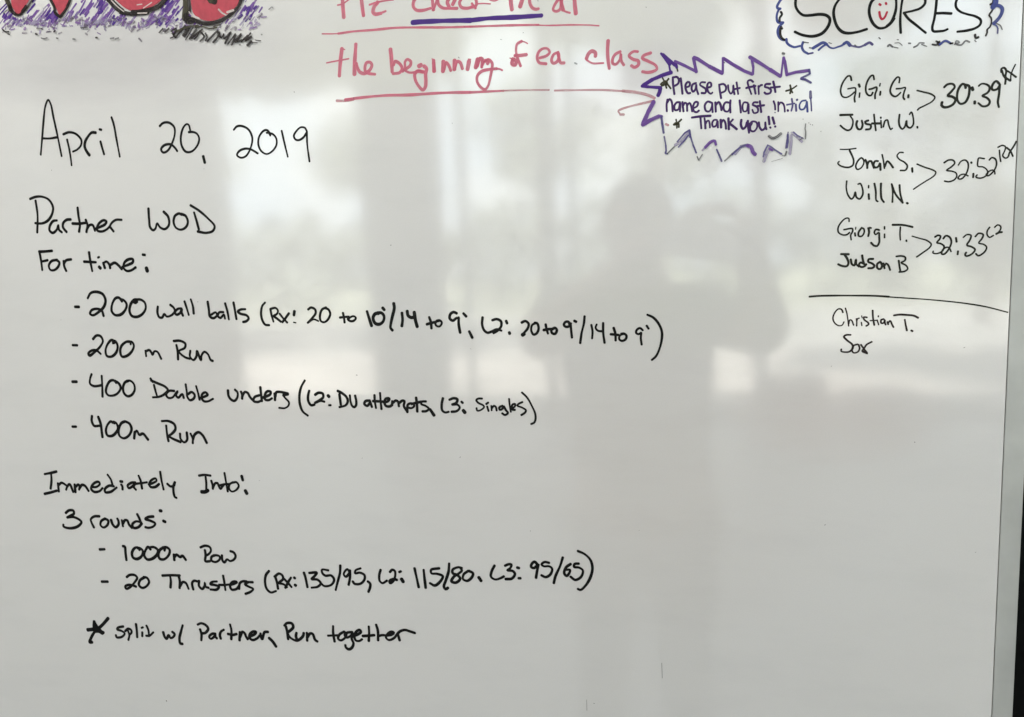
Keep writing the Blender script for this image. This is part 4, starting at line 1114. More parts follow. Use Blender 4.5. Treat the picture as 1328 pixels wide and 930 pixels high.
s lav 23 -6393 17862 -6384 17869 -6375 17875
s lav 20 -6423 17653 -6378 17698 -6332 17743
s violet 14 -6377 17817 -6367 17827 -6358 17837
s violet 22 -6369 17728 -6345 17755 -6333 17768
s lav 17 -6373 17752 -6347 17774 -6334 17785
s lav 15 -6333 17653 -6300 17685 -6273 17710
s lav 13 -6226 17706 -6211 17720 -6203 17727
s violet 12 -6190 17730 -6164 17756 -6139 17781
s lav 17 -6230 17653 -6171 17711 -6112 17770
s violet 22 -6166 17688 -6127 17731 -6089 17773
s violet 18 -6136 17760 -6089 17803 -6042 17845
s wash 14 -6043 17956 -6033 17964 -6024 17972
s purple 24 -6081 17712 -6059 17734 -6038 17755
s wash 24 -6048 17738 -6019 17761 -5990 17784
s violet 19 -6022 17753 -5975 17807 -5929 17861
s purple 18 -6012 17728 -5983 17755 -5954 17781
s lav 23 -5977 17852 -5927 17894 -5878 17936
s violet 23 -5976 17741 -5919 17786 -5862 17831
s violet 19 -5952 17705 -5927 17727 -5903 17748
s lav 19 -5970 17623 -5937 17657 -5904 17690
s violet 22 -5952 17726 -5894 17775 -5836 17824
s violet 20 -5927 17770 -5889 17812 -5851 17853
s lav 19 -5895 17651 -5873 17673 -5850 17694
s purple 18 -5880 17656 -5844 17689 -5809 17722
s lav 20 -5912 17592 -5850 17647 -5789 17701
s wash 18 -5880 17615 -5851 17639 -5823 17662
s lav 20 -5834 17789 -5801 17818 -5769 17846
s violet 20 -5852 17670 -5817 17707 -5781 17745
s lav 12 -5859 17630 -5822 17671 -5784 17711
s purple 13 -5786 17842 -5750 17880 -5714 17917
s wash 21 -5829 17603 -5783 17642 -5737 17680
s violet 17 -5828 17586 -5762 17644 -5696 17701
s violet 22 -5763 17836 -5732 17860 -5702 17884
s purple 15 -5786 17707 -5748 17749 -5710 17791
s violet 23 -5759 17627 -5737 17648 -5716 17670
s wash 17 -5794 17650 -5729 17708 -5664 17765
s wash 14 -5730 17772 -5686 17807 -5642 17842
s lav 14 -5711 17673 -5691 17696 -5672 17719
s violet 17 -5715 17650 -5668 17703 -5621 17756
s violet 21 -5726 17644 -5670 17693 -5613 17741
s lav 17 -5676 17857 -5670 17862 -5663 17867
s violet 12 -5668 17660 -5627 17698 -5585 17737
s wash 17 -5624 17767 -5615 17778 -5606 17788
s wash 15 -5530 17625 -5500 17652 -5470 17678
s wash 21 -5418 17594 -5387 17625 -5364 17648
s lav 11 -5374 17623 -5359 17636 -5345 17649
s purple 19 -5254 17538 -5209 17588 -5164 17638
s lav 16 -5233 17584 -5206 17609 -5179 17634
s violet 21 -5243 17542 -5187 17588 -5131 17633
s lav 16 -5199 17622 -5166 17648 -5144 17665
s lav 13 -5190 17597 -5155 17638 -5128 17669
s violet 22 -5118 17539 -5091 17560 -5065 17581
s lav 18 -5137 17566 -5084 17622 -5031 17679
s lav 16 -5089 17521 -5062 17553 -5035 17585
s violet 22 -5060 17624 -5007 17673 -4954 17723
s purple 19 -5017 17529 -4995 17553 -4974 17577
s lav 18 -4949 17818 -4944 17824 -4938 17830
s violet 14 -4987 17630 -4948 17667 -4910 17703
s violet 16 -5011 17502 -4963 17545 -4915 17588
s lav 13 -4984 17630 -4949 17659 -4914 17689
s purple 22 -4979 17559 -4931 17608 -4884 17658
s violet 22 -4965 17577 -4906 17629 -4848 17682
s purple 12 -4893 17598 -4875 17618 -4857 17639
s wash 16 -4906 17734 -4857 17776 -4807 17817
s lav 22 -4913 17705 -4859 17754 -4805 17803
s violet 15 -4883 17695 -4827 17747 -4772 17798
s purple 12 -4870 17613 -4807 17669 -4745 17724
s violet 22 -4794 17671 -4773 17689 -4751 17707
s violet 11 -4841 17548 -4784 17594 -4738 17632
s violet 14 -4761 17667 -4756 17672 -4751 17678
s lav 12 -4798 17523 -4759 17562 -4730 17591
s violet 22 -4693 17488 -4677 17507 -4665 17522
s violet 13 -4621 17464 -4607 17479 -4600 17487
s lav 14 -4482 17431 -4471 17444 -4460 17456
s wash 12 -4411 17438 -4390 17460 -4368 17483
s violet 16 -4340 17467 -4321 17486 -4308 17499
s violet 13 -4230 17524 -4208 17548 -4185 17572
s wash 11 -4259 17497 -4202 17551 -4157 17594
s wash 19 -4231 17491 -4167 17545 -4103 17598
s wash 19 -4182 17434 -4148 17463 -4114 17491
s violet 21 -4166 17543 -4137 17574 -4107 17605
s wash 22 -4116 17662 -4092 17684 -4067 17705
s purple 13 -4121 17459 -4088 17488 -4054 17517
s violet 14 -4138 17480 -4083 17536 -4028 17593
s wash 16 -4104 17643 -4068 17686 -4032 17728
s wash 18 -4102 17528 -4051 17576 -4001 17623
s wash 11 -4110 17411 -4064 17452 -4017 17492
s lav 20 -4054 17583 -4007 17626 -3961 17669
s violet 17 -4066 17499 -4016 17543 -3966 17587
s wash 16 -4001 17546 -3981 17565 -3960 17584
s violet 15 -3966 17528 -3946 17550 -3926 17572
s wash 10 -3972 17464 -3952 17490 -3931 17516
s violet 24 -6365 17767 -6355 17779 -6344 17791
s purple 22 -6406 17744 -6389 17758 -6372 17773
s purple 18 -6379 17732 -6346 17753 -6313 17774
s purple 24 -6318 17760 -6313 17763 -6308 17767
s purple 20 -6326 17736 -6313 17745 -6303 17751
s purple 25 -6383 17743 -6358 17757 -6334 17771
s purple 17 -6424 17725 -6406 17735 -6388 17745
s violet 27 -6348 17729 -6338 17740 -6328 17752
s purple 25 -6310 17743 -6305 17747 -6303 17748
s purple 18 -6414 17772 -6391 17793 -6369 17814
s purple 20 -6381 17757 -6353 17781 -6324 17806
s purple 16 -6321 17713 -6304 17723 -6291 17730
s purple 27 -6327 17722 -6314 17740 -6303 17753
s violet 28 -6365 17749 -6345 17764 -6326 17779
s purple 19 -6368 17702 -6342 17719 -6315 17736
s purple 27 -6328 17718 -6312 17731 -6301 17739
s purple 20 -6434 17758 -6413 17780 -6393 17803
s purple 28 -6361 17693 -6349 17706 -6338 17719
s purple 24 -6324 17697 -6308 17714 -6292 17731
s purple 15 -6335 17700 -6315 17721 -6300 17737
s purple 22 -6972 17812 -6958 17828 -6945 17844
s violet 19 -6965 17760 -6950 17776 -6935 17792
s violet 18 -6952 17812 -6920 17834 -6888 17857
s violet 17 -6921 17785 -6909 17799 -6897 17813
s purple 24 -6948 17798 -6936 17808 -6924 17818
s purple 20 -6836 17768 -6826 17776 -6815 17784
s purple 28 -6891 17797 -6879 17807 -6868 17817
s purple 22 -6889 17796 -6867 17814 -6845 17833
s purple 21 -5565 17606 -5554 17615 -5543 17625
s violet 18 -5494 17647 -5485 17657 -5475 17667
s violet 26 -5544 17607 -5536 17619 -5528 17630
s violet 19 -5617 17619 -5590 17639 -5564 17659
s purple 26 -5622 17654 -5614 17665 -5606 17675
s purple 21 -5627 17604 -5613 17623 -5599 17643
s purple 24 -5540 17647 -5519 17665 -5497 17684
s purple 19 -5562 17628 -5543 17638 -5525 17648
s violet 17 -5662 17608 -5650 17619 -5639 17631
s purple 16 -5630 17599 -5610 17620 -5589 17641
s purple 20 -5512 17600 -5488 17617 -5465 17634
s purple 26 -5632 17593 -5604 17618 -5577 17643
s violet 27 -5539 17649 -5529 17662 -5519 17674
s violet 27 -5751 17789 -5736 17802 -5722 17814
s purple 17 -5731 17788 -5709 17816 -5687 17844
s violet 15 -5741 17830 -5728 17840 -5714 17851
s purple 21 -5767 17813 -5753 17822 -5739 17831
s violet 18 -5744 17738 -5729 17748 -5714 17757
s purple 19 -5801 17777 -5775 17800 -5749 17823
s purple 17 -5791 17718 -5760 17737 -5729 17757
s violet 25 -5729 17758 -5699 17777 -5669 17797
s purple 16 -5763 17719 -5748 17727 -5734 17734
s purple 22 -5763 17797 -5747 17819 -5732 17840
s violet 19 -5733 17792 -5715 17805 -5697 17819
s violet 21 -5782 17752 -5764 17778 -5746 17804
s purple 18 -5762 17756 -5743 17779 -5723 17802
s purple 21 -5766 17793 -5743 17812 -5721 17831
s purple 20 -5075 17540 -5057 17553 -5040 17565
s violet 19 -5032 17577 -5018 17591 -5004 17605
s violet 16 -5102 17533 -5087 17553 -5071 17574
s violet 15 -5004 17538 -4994 17545 -4984 17552
s purple 16 -5092 17525 -5080 17537 -5069 17550
s purple 22 -5090 17564 -5071 17583 -5053 17602
s purple 17 -5085 17522 -5070 17533 -5055 17545
s violet 21 -5179 17552 -5153 17568 -5126 17584
s purple 22 -4893 17554 -4882 17560 -4871 17566
s purple 22 -5125 17570 -5106 17585 -5087 17599
s purple 16 -5119 17538 -5100 17557 -5080 17576
s purple 17 -5081 17550 -5067 17563 -5053 17576
s purple 19 -4977 17694 -4966 17709 -4955 17723
s violet 24 -4987 17721 -4971 17730 -4955 17739
s purple 19 -5039 17601 -5019 17612 -5000 17624
s violet 22 -4864 17733 -4857 17744 -4850 17755
s purple 16 -4926 17634 -4913 17649 -4900 17663
s violet 23 -5051 17627 -5040 17638 -5030 17650
s purple 22 -4982 17730 -4960 17746 -4938 17761
s purple 16 -5015 17525 -4997 17540 -4979 17556
s purple 26 -4949 17705 -4929 17723 -4909 17741
s violet 22 -5013 17590 -5006 17602 -4998 17613
s violet 23 -5046 17685 -5037 17697 -5028 17709
s purple 25 -4981 17681 -4970 17688 -4958 17695
s violet 21 -5001 17647 -4990 17654 -4979 17661
s purple 20 -4997 17719 -4981 17741 -4964 17764
s purple 18 -5038 17660 -5029 17669 -5020 17678
s violet 26 -4987 17657 -4958 17676 -4929 17696
s violet 25 -4974 17583 -4964 17592 -4954 17601
s purple 18 -5013 17653 -4996 17666 -4979 17678
s violet 23 -4738 17588 -4729 17594 -4724 17598
s purple 20 -4733 17570 -4726 17578 -4721 17583
s violet 18 -4748 17558 -4739 17569 -4730 17580
s purple 15 -4716 17523 -4699 17535 -4683 17546
s violet 16 -4743 17615 -4736 17619 -4729 17623
s violet 17 -4067 17581 -4041 17603 -4016 17624
s purple 25 -4194 17500 -4173 17512 -4153 17524
s violet 15 -4105 17525 -4095 17538 -4085 17552
s purple 21 -4124 17561 -4109 17575 -4095 17589
s purple 14 -4085 17571 -4074 17580 -4062 17590
s purple 16 -4097 17557 -4086 17575 -4075 17594
s violet 16 -4087 17486 -4062 17504 -4036 17522
s purple 19 -4071 17472 -4059 17492 -4047 17511
s purple 19 -4083 17567 -4070 17576 -4056 17584
s purple 23 -4015 17566 -4001 17576 -3987 17586
s purple 19 -4095 17517 -4077 17545 -4060 17572
s violet 15 -4050 17545 -4034 17571 -4018 17596
s dim2 21 -5845 17585 -5834 17600 -5823 17614
s lav 21 -4749 17531 -4738 17535 -4727 17539
s wash 21 -5340 17535 -5331 17544 -5322 17552
s wash 18 -6053 17632 -6047 17644 -6041 17656
s wash 20 -5166 17591 -5146 17603 -5126 17614
s wash 14 -4814 17471 -4802 17489 -4791 17507
s lav 24 -6507 17715 -6503 17721 -6498 17726
s dim2 13 -6127 17678 -6113 17694 -6100 17710
s dim2 11 -6431 17609 -6409 17604 -6386 17600
s lav 16 -5435 17574 -5430 17583 -5424 17593
s dim2 24 -5794 17617 -5767 17616 -5740 17615
s lav 11 -6326 17630 -6319 17627 -6313 17624
s lav 19 -5962 17654 -5947 17666 -5932 17679
s dim2 18 -5129 17545 -5112 17539 -5096 17532
s wash 18 -4857 17482 -4851 17498 -4845 17513
s dim2 13 -6644 17747 -6623 17750 -6603 17752
s dim2 18 -6342 17628 -6357 17640 -6373 17652
s wash 17 -5109 17597 -5117 17615 -5125 17633
s wash 15 -5533 17565 -5512 17576 -5491 17586
s lav 12 -5957 17606 -5941 17619 -5925 17632
s wash 16 -4959 17466 -4944 17475 -4928 17484
s lav 12 -5578 17633 -5565 17647 -5552 17661
s wash 9 -5466 17581 -5459 17584 -5452 17586
s lav 19 -5148 17588 -5151 17605 -5154 17622
s wash 18 -6743 17741 -6727 17750 -6710 17759
s wash 16 -4853 17468 -4846 17473 -4839 17477
s wash 18 -5511 17570 -5494 17572 -5477 17574
s wash 14 -5983 17659 -5986 17672 -5988 17684
s dim2 20 -4629 17503 -4623 17504 -4617 17506
s dim2 10 -6183 17666 -6184 17684 -6185 17701
s wash 10 -5246 17512 -5226 17517 -5206 17521
s dim2 23 -5051 17472 -5038 17476 -5026 17480
s wash 19 -6147 17696 -6134 17710 -6121 17724
s dim2 20 -5736 17554 -5730 17575 -5724 17595
s wash 9 -6129 17713 -6123 17735 -6117 17757
s dim2 22 -5384 17542 -5378 17546 -5372 17549
s wash 8 -5538 17629 -5540 17651 -5542 17672
s lav 16 -5908 17610 -5916 17626 -5924 17642
s wash 17 -5780 17624 -5762 17638 -5744 17652
s lav 21 -5695 17641 -5675 17637 -5656 17634
s wash 17 -6759 17695 -6760 17716 -6761 17736
s lav 10 -6405 17685 -6396 17691 -6386 17697
s lav 23 -5136 17590 -5124 17590 -5112 17589
s wash 22 -5604 17625 -5594 17629 -5584 17632
s lav 24 -6685 17712 -6677 17713 -6669 17714
s wash 10 -5810 17630 -5793 17641 -5776 17653
s lav 11 -4792 17525 -4790 17532 -4788 17539
s lav 11 -6496 17676 -6474 17675 -6453 17674
s wash 24 -5929 17629 -5924 17639 -5918 17650
s wash 21 -4737 17378 -4715 17378 -4692 17377
s lav 11 -4671 17529 -4666 17534 -4664 17537
s dim2 20 -4941 17437 -4930 17438 -4919 17439
s lav 19 -6412 17683 -6400 17700 -6387 17718
s dim2 15 -6500 17644 -6494 17639 -6487 17635
s lav 19 -6070 17697 -6057 17705 -6043 17713
s dim2 19 -5341 17424 -5327 17409 -5313 17394
s dim2 21 -6028 17683 -6007 17690 -5987 17697
s wash 14 -6467 17670 -6452 17685 -6437 17701
s dim2 21 -5951 17526 -5960 17532 -5969 17537
s lav 18 -6350 17676 -6343 17680 -6336 17684
s lav 19 -6666 17734 -6640 17730 -6614 17725
s wash 22 -6697 17743 -6712 17748 -6728 17754
s wash 16 -5454 17577 -5443 17589 -5432 17601
s dim2 18 -6333 17673 -6325 17692 -6317 17711
s dim2 22 -6303 17668 -6301 17677 -6299 17685
s lav 13 -5326 17533 -5301 17532 -5277 17531
s dim2 16 -5617 17629 -5602 17636 -5586 17644
s wash 12 -6958 17736 -6946 17743 -6935 17750
s dim2 20 -5457 17567 -5442 17573 -5428 17580
s lav 12 -6134 17634 -6125 17631 -6115 17628
s lav 15 -6382 17669 -6362 17677 -6343 17686
s wash 21 -5437 17571 -5431 17559 -5426 17547
s lav 25 -6558 17723 -6550 17721 -6543 17720
s wash 10 -6477 17695 -6448 17695 -6419 17695
s dim2 23 -5903 17635 -5895 17637 -5887 17639
s dim2 10 -5414 17518 -5402 17538 -5391 17558
s lav 19 -5334 17546 -5329 17561 -5324 17576
s dim2 21 -4749 17520 -4737 17534 -4726 17547
s dim2 15 -6445 17603 -6423 17605 -6401 17607
s dim2 8 -5789 17597 -5784 17607 -5778 17617
s dim2 11 -4856 17511 -4841 17520 -4825 17529
s dim2 12 -6789 17705 -6765 17712 -6741 17718
s wash 22 -5063 17572 -5050 17587 -5038 17603
s dim2 17 -6494 17694 -6471 17707 -6449 17720
s dim2 14 -6300 17571 -6279 17576 -6257 17581
s wash 19 -4649 17520 -4647 17521 -4646 17521
s lav 13 -6031 17667 -6021 17668 -6010 17669
s lav 23 -6645 17720 -6625 17731 -6605 17741
s wash 15 -4939 17551 -4935 17564 -4930 17577
s lav 12 -5399 17547 -5380 17539 -5361 17531
s lav 12 -4802 17454 -4791 17458 -4780 17463
s dim2 19 -4905 17468 -4898 17485 -4890 17502
s wash 10 -6141 17687 -6132 17708 -6123 17729
s wash 8 -4729 17522 -4723 17525 -4717 17528
s dim2 17 -6898 17710 -6879 17713 -6860 17717
s wash 10 -6095 17696 -6076 17711 -6057 17727
s wash 10 -6048 17677 -6040 17677 -6033 17678
s lav 21 -5003 17570 -4993 17585 -4983 17601
s wash 9 -4743 17519 -4724 17529 -4705 17540
s wash 19 -4743 17406 -4736 17399 -4728 17391
s dim2 20 -5278 17582 -5281 17597 -5283 17613
s wash 24 -5753 17636 -5727 17640 -5702 17644
s wash 22 -5125 17538 -5108 17537 -5091 17536
s wash 24 -5671 17630 -5655 17646 -5639 17662
s lav 12 -5469 17555 -5454 17566 -5439 17576
s wash 20 -6231 17704 -6224 17707 -6218 17710
s wash 11 -6505 17676 -6497 17682 -6488 17688
s wash 19 -6167 17695 -6165 17707 -6162 17719
s wash 20 -5272 17544 -5271 17552 -5269 17560
s lav 11 -5100 17541 -5094 17543 -5087 17544
s wash 18 -5263 17585 -5245 17589 -5227 17594
s dim2 9 -4904 17503 -4890 17505 -4875 17506
s lav 18 -5015 17552 -4995 17555 -4975 17558
s lav 13 -6226 17693 -6214 17704 -6201 17715
s dim2 22 -5241 17543 -5237 17554 -5233 17565
s lav 21 -6460 17672 -6448 17682 -6435 17692
s dim2 15 -6956 17683 -6951 17694 -6945 17706
s wash 8 -6694 17719 -6690 17725 -6685 17730
s lav 24 -6071 17660 -6046 17653 -6020 17646
s lav 10 -6208 17688 -6195 17705 -6182 17723
s lav 13 -5939 17616 -5947 17629 -5954 17643
s lav 12 -5826 17532 -5808 17522 -5790 17512
s wash 21 -6242 17642 -6217 17641 -6193 17640
s dim2 14 -6515 17693 -6489 17697 -6462 17702
s lav 16 -5869 17619 -5853 17617 -5838 17616
s wash 19 -5747 17609 -5725 17618 -5702 17627
s dim2 21 -5388 17578 -5380 17585 -5372 17593
s wash 14 -5043 17558 -5035 17562 -5027 17567
s dim2 11 -5453 17571 -5455 17584 -5458 17598
s lav 8 -6417 17628 -6409 17628 -6401 17628
s dim2 21 -5352 17504 -5333 17511 -5314 17518
s dim2 9 -6173 17661 -6168 17666 -6163 17670
s wash 9 -5440 17593 -5418 17593 -5396 17593
s dim2 18 -5659 17601 -5667 17614 -5675 17627
s lav 12 -6882 17671 -6859 17675 -6836 17679
s dim2 19 -5056 17584 -5050 17587 -5044 17591
s wash 17 -5996 17622 -5991 17639 -5986 17655
s dim2 22 -4781 17513 -4777 17528 -4772 17543
s wash 21 -5861 17637 -5835 17641 -5809 17645
s dim2 9 -5947 17551 -5929 17561 -5912 17572
s lav 19 -5768 17603 -5751 17606 -5733 17609
s wash 10 -5423 17532 -5407 17536 -5391 17540
s wash 18 -5551 17598 -5543 17603 -5535 17608
s wash 19 -5479 17537 -5472 17557 -5465 17577
s dim2 20 -6744 17626 -6718 17621 -6693 17617
s lav 13 -6348 17684 -6320 17681 -6291 17679
s dim2 9 -5670 17623 -5683 17641 -5696 17660
s dim2 20 -6069 17681 -6057 17679 -6044 17677
s wash 24 -5658 17634 -5650 17637 -5643 17639
s dim2 9 -6908 17681 -6900 17677 -6891 17674
s dim2 9 -5425 17598 -5412 17603 -5400 17607
s dim2 11 -6509 17695 -6504 17701 -6500 17708
s wash 22 -5117 17592 -5106 17598 -5095 17605
s wash 19 -4841 17514 -4826 17531 -4810 17548
s lav 20 -5894 17635 -5873 17643 -5853 17651
s wash 17 -6817 17740 -6798 17752 -6779 17764
s lav 24 -6633 17763 -6611 17770 -6589 17778
s wash 15 -5161 17579 -5142 17584 -5123 17590
s lav 22 -5934 17612 -5931 17627 -5928 17642
s wash 16 -5217 17588 -5201 17603 -5185 17619
s wash 14 -5711 17624 -5698 17635 -5684 17646
s wash 24 -6901 17749 -6880 17764 -6860 17780
s dim2 21 -5652 17630 -5650 17636 -5649 17643
s lav 15 -4797 17493 -4775 17489 -4753 17485
s wash 23 -5291 17547 -5271 17540 -5252 17534
s lav 22 -5477 17594 -5486 17609 -5494 17624
s wash 16 -6204 17705 -6204 17715 -6204 17724
s wash 21 -6495 17693 -6484 17706 -6473 17719
s dim2 10 -4955 17470 -4942 17472 -4929 17474
s lav 16 -5281 17572 -5270 17587 -5259 17603
s wash 12 -5064 17556 -5040 17560 -5016 17564
s wash 21 -5976 17612 -5961 17615 -5945 17619
s wash 23 -6441 17664 -6446 17685 -6450 17705
s wash 20 -5120 17507 -5115 17512 -5110 17517
s wash 13 -5983 17582 -5989 17589 -5994 17596
s lav 12 -6665 17745 -6642 17742 -6620 17739
s wash 10 -5253 17587 -5248 17591 -5243 17595
s lav 13 -5673 17631 -5663 17650 -5653 17669
s lav 16 -6552 17656 -6545 17666 -6539 17676
s wash 16 -6569 17693 -6555 17680 -6540 17667
s dim2 14 -6007 17677 -5985 17673 -5964 17668
s dim2 11 -6153 17681 -6141 17680 -6129 17679
s wash 15 -4916 17511 -4917 17517 -4918 17523
s lav 23 -5190 17545 -5184 17564 -5177 17582
s wash 13 -5852 17573 -5844 17571 -5836 17568
s wash 14 -4794 17523 -4781 17540 -4768 17556
s wash 20 -5297 17583 -5288 17577 -5280 17572
s wash 16 -5721 17541 -5730 17562 -5739 17584
s lav 18 -4850 17486 -4841 17486 -4832 17487
s dim2 23 -5421 17504 -5405 17517 -5389 17529
s dim2 16 -5575 17609 -5563 17614 -5550 17618
s wash 13 -5065 17577 -5046 17579 -5027 17581
s wash 14 -5248 17533 -5238 17552 -5228 17570
s dim2 23 -6648 17715 -6649 17732 -6650 17749
s wash 22 -5208 17535 -5197 17549 -5185 17563
s lav 14 -5326 17519 -5324 17535 -5322 17552
s wash 22 -6771 17723 -6751 17713 -6732 17703
s wash 14 -4850 17479 -4837 17493 -4824 17506
s lav 20 -6356 17624 -6347 17631 -6339 17637
s dim2 8 -6376 17640 -6351 17638 -6326 17637
s wash 9 -4694 17530 -4683 17537 -4672 17544
s wash 10 -4803 17401 -4795 17411 -4786 17422
s dim2 7 -4680 17472 -4665 17482 -4651 17491
s lav 21 -5234 17541 -5219 17549 -5204 17558
s wash 16 -5290 17569 -5273 17554 -5256 17539
s wash 11 -6492 17653 -6477 17656 -6462 17660
s dim2 24 -6116 17708 -6109 17710 -6103 17712
s dim2 23 -5536 17581 -5516 17592 -5495 17603
s wash 14 -5861 17624 -5840 17638 -5820 17651
s wash 22 -5722 17601 -5743 17612 -5765 17623
s lav 8 -5762 17623 -5745 17608 -5728 17593
s lav 13 -6350 17601 -6340 17605 -6330 17608
s wash 24 -5844 17633 -5821 17629 -5797 17624
s wash 13 -6150 17641 -6146 17635 -6141 17628
s lav 15 -5403 17586 -5403 17593 -5403 17599
s lav 21 -6640 17703 -6631 17709 -6621 17714
s lav 23 -6582 17695 -6555 17695 -6527 17696
s wash 22 -6861 17734 -6846 17748 -6830 17762
s wash 20 -6341 17660 -6338 17671 -6336 17682
s wash 9 -5465 17550 -5458 17553 -5451 17556
s wash 21 -6790 17739 -6787 17749 -6784 17758
s dim2 20 -5046 17574 -5028 17578 -5010 17581
s wash 15 -6919 17699 -6912 17704 -6906 17708
s lav 18 -5516 17571 -5509 17580 -5502 17588
s dim2 15 -5516 17635 -5492 17638 -5467 17640
s wash 23 -6530 17598 -6526 17610 -6521 17622
s wash 11 -6350 17658 -6340 17670 -6329 17681
s dim2 9 -5032 17582 -5031 17590 -5029 17597
s wash 19 -5095 17598 -5074 17605 -5053 17613
s wash 22 -6644 17705 -6641 17717 -6638 17729
s wash 20 -6565 17709 -6557 17710 -6549 17712
s lav 15 -6896 17680 -6878 17697 -6859 17715
s lav 20 -5733 17650 -5741 17657 -5749 17663
s lav 16 -4926 17418 -4932 17434 -4938 17450
s dim2 10 -5459 17587 -5451 17585 -5444 17584
s wash 9 -5687 17648 -5663 17653 -5638 17658
s lav 10 -6258 17665 -6234 17651 -6211 17638
s dim2 8 -6190 17686 -6178 17702 -6166 17717
s wash 15 -5933 17624 -5926 17633 -5919 17643
s lav 17 -6490 17673 -6482 17674 -6475 17675
s lav 10 -4696 17491 -4678 17477 -4660 17464
s wash 11 -5728 17582 -5723 17602 -5717 17622
s wash 14 -6143 17714 -6132 17712 -6120 17710
s wash 15 -5440 17518 -5443 17535 -5445 17552
s dim2 17 -6589 17682 -6568 17687 -6548 17692
s wash 22 -5585 17584 -5571 17593 -5557 17602
s dim2 9 -5734 17587 -5718 17576 -5702 17565
s lav 7 -4793 17524 -4772 17535 -4752 17546
s dim2 19 -6925 17713 -6904 17717 -6884 17720
s wash 12 -5567 17590 -5563 17595 -5559 17601
s wash 12 -6013 17589 -6004 17599 -5995 17608
s wash 19 -6656 17742 -6637 17728 -6617 17713
s wash 24 -6603 17707 -6586 17718 -6569 17728
s wash 7 -4723 17528 -4707 17538 -4691 17548
s lav 19 -5418 17580 -5409 17590 -5401 17600
s dim2 22 -5972 17606 -5967 17621 -5963 17637
s dim2 10 -5392 17545 -5381 17542 -5371 17539
s wash 16 -6526 17716 -6511 17733 -6496 17751
s dim2 12 -5612 17638 -5622 17654 -5633 17670
s lav 16 -6737 17745 -6726 17751 -6716 17757
s wash 20 -5718 17624 -5707 17643 -5695 17663
s wash 11 -5679 17582 -5668 17585 -5657 17589
s wash 20 -6616 17698 -6598 17698 -6579 17697
s wash 12 -6729 17737 -6727 17743 -6725 17750
s wash 8 -5002 17565 -5003 17579 -5004 17594
s wash 10 -4685 17516 -4669 17518 -4654 17521
s dim2 9 -6992 17654 -6985 17670 -6977 17686
s wash 18 -4976 17514 -4953 17504 -4931 17494
s wash 16 -5684 17587 -5666 17588 -5649 17589
s dim2 16 -5686 17575 -5671 17584 -5656 17592
s wash 15 -5438 17596 -5414 17599 -5390 17603
s wash 11 -6693 17737 -6694 17744 -6695 17751
s dim2 16 -5102 17586 -5121 17601 -5140 17616
s wash 13 -6547 17709 -6542 17715 -6537 17721
s wash 19 -6021 17623 -6015 17618 -6009 17613
s dim2 15 -6677 17736 -6670 17746 -6662 17756
s wash 13 -4610 17499 -4607 17500 -4605 17501
s dim2 18 -5299 17559 -5293 17564 -5287 17569
s wash 8 -4868 17526 -4842 17524 -4817 17522
s wash 12 -4760 17401 -4752 17412 -4744 17422
s wash 21 -6279 17695 -6274 17701 -6269 17708
s lav 11 -6389 17650 -6380 17660 -6370 17671
s wash 18 -4843 17481 -4835 17500 -4828 17518
s wash 16 -5139 17590 -5129 17591 -5119 17592
s dim2 19 -5112 17540 -5115 17555 -5118 17569
s wash 11 -4909 17537 -4902 17539 -4895 17542
s dim2 8 -5984 17593 -5977 17609 -5970 17624
s wash 7 -4747 17478 -4745 17486 -4742 17495
s wash 20 -6792 17714 -6772 17709 -6752 17704
s dim2 14 -5945 17615 -5937 17619 -5929 17623
s dim2 9 -6220 17670 -6199 17677 -6178 17683
s lav 18 -5512 17584 -5504 17603 -5495 17622
s wash 13 -6511 17675 -6507 17685 -6503 17695
s dim2 23 -6268 17699 -6257 17702 -6246 17705
s wash 20 -4644 17480 -4638 17483 -4632 17486
s dim2 21 -6131 17697 -6107 17707 -6083 17717
s wash 12 -4979 17531 -4956 17537 -4933 17543
s lav 10 -5291 17511 -5284 17510 -5277 17508
s wash 13 -5917 17599 -5922 17618 -5928 17637
s wash 21 -4684 17533 -4683 17545 -4682 17553
s wash 21 -6716 17761 -6714 17775 -6712 17788
s dim2 16 -5531 17635 -5538 17642 -5546 17649
s dim2 14 -4816 17460 -4794 17469 -4771 17477
s wash 19 -4939 17538 -4923 17549 -4907 17560
s wash 13 -6469 17706 -6453 17722 -6438 17738
s lav 9 -5421 17587 -5399 17598 -5377 17609
s dim2 20 -6712 17761 -6690 17767 -6668 17774
s dim2 16 -5877 17635 -5856 17646 -5835 17657
s wash 12 -6554 17730 -6535 17714 -6516 17698
s wash 19 -5909 17632 -5898 17643 -5888 17654
s lav 19 -4949 17480 -4937 17481 -4925 17482
s lav 24 -6715 17659 -6708 17666 -6700 17672
s wash 18 -5957 17637 -5950 17641 -5944 17645
s lav 24 -6348 17690 -6334 17705 -6320 17720
s lav 14 -6678 17728 -6667 17721 -6655 17715
s wash 11 -5705 17594 -5698 17602 -5690 17610
s dim2 23 -5965 17602 -5955 17611 -5946 17620
s wash 14 -6634 17619 -6632 17625 -6631 17630
s wash 15 -5748 17643 -5739 17644 -5731 17645
s wash 18 -4755 17458 -4739 17467 -4723 17476
s lav 17 -5260 17586 -5271 17600 -5281 17613
s lav 14 -6132 17709 -6139 17716 -6146 17724
s wash 9 -6318 17617 -6310 17632 -6302 17648
s dim2 11 -5121 17550 -5116 17558 -5111 17566
s lav 15 -6661 17760 -6650 17777 -6638 17794
s lav 15 -5733 17634 -5737 17641 -5741 17649
s wash 10 -6593 17732 -6575 17730 -6558 17729
s lav 12 -4780 17502 -4780 17519 -4780 17536
s dim2 12 -4413 17429 -4404 17431 -4394 17433
s wash 13 -4108 17480 -4090 17487 -4071 17494
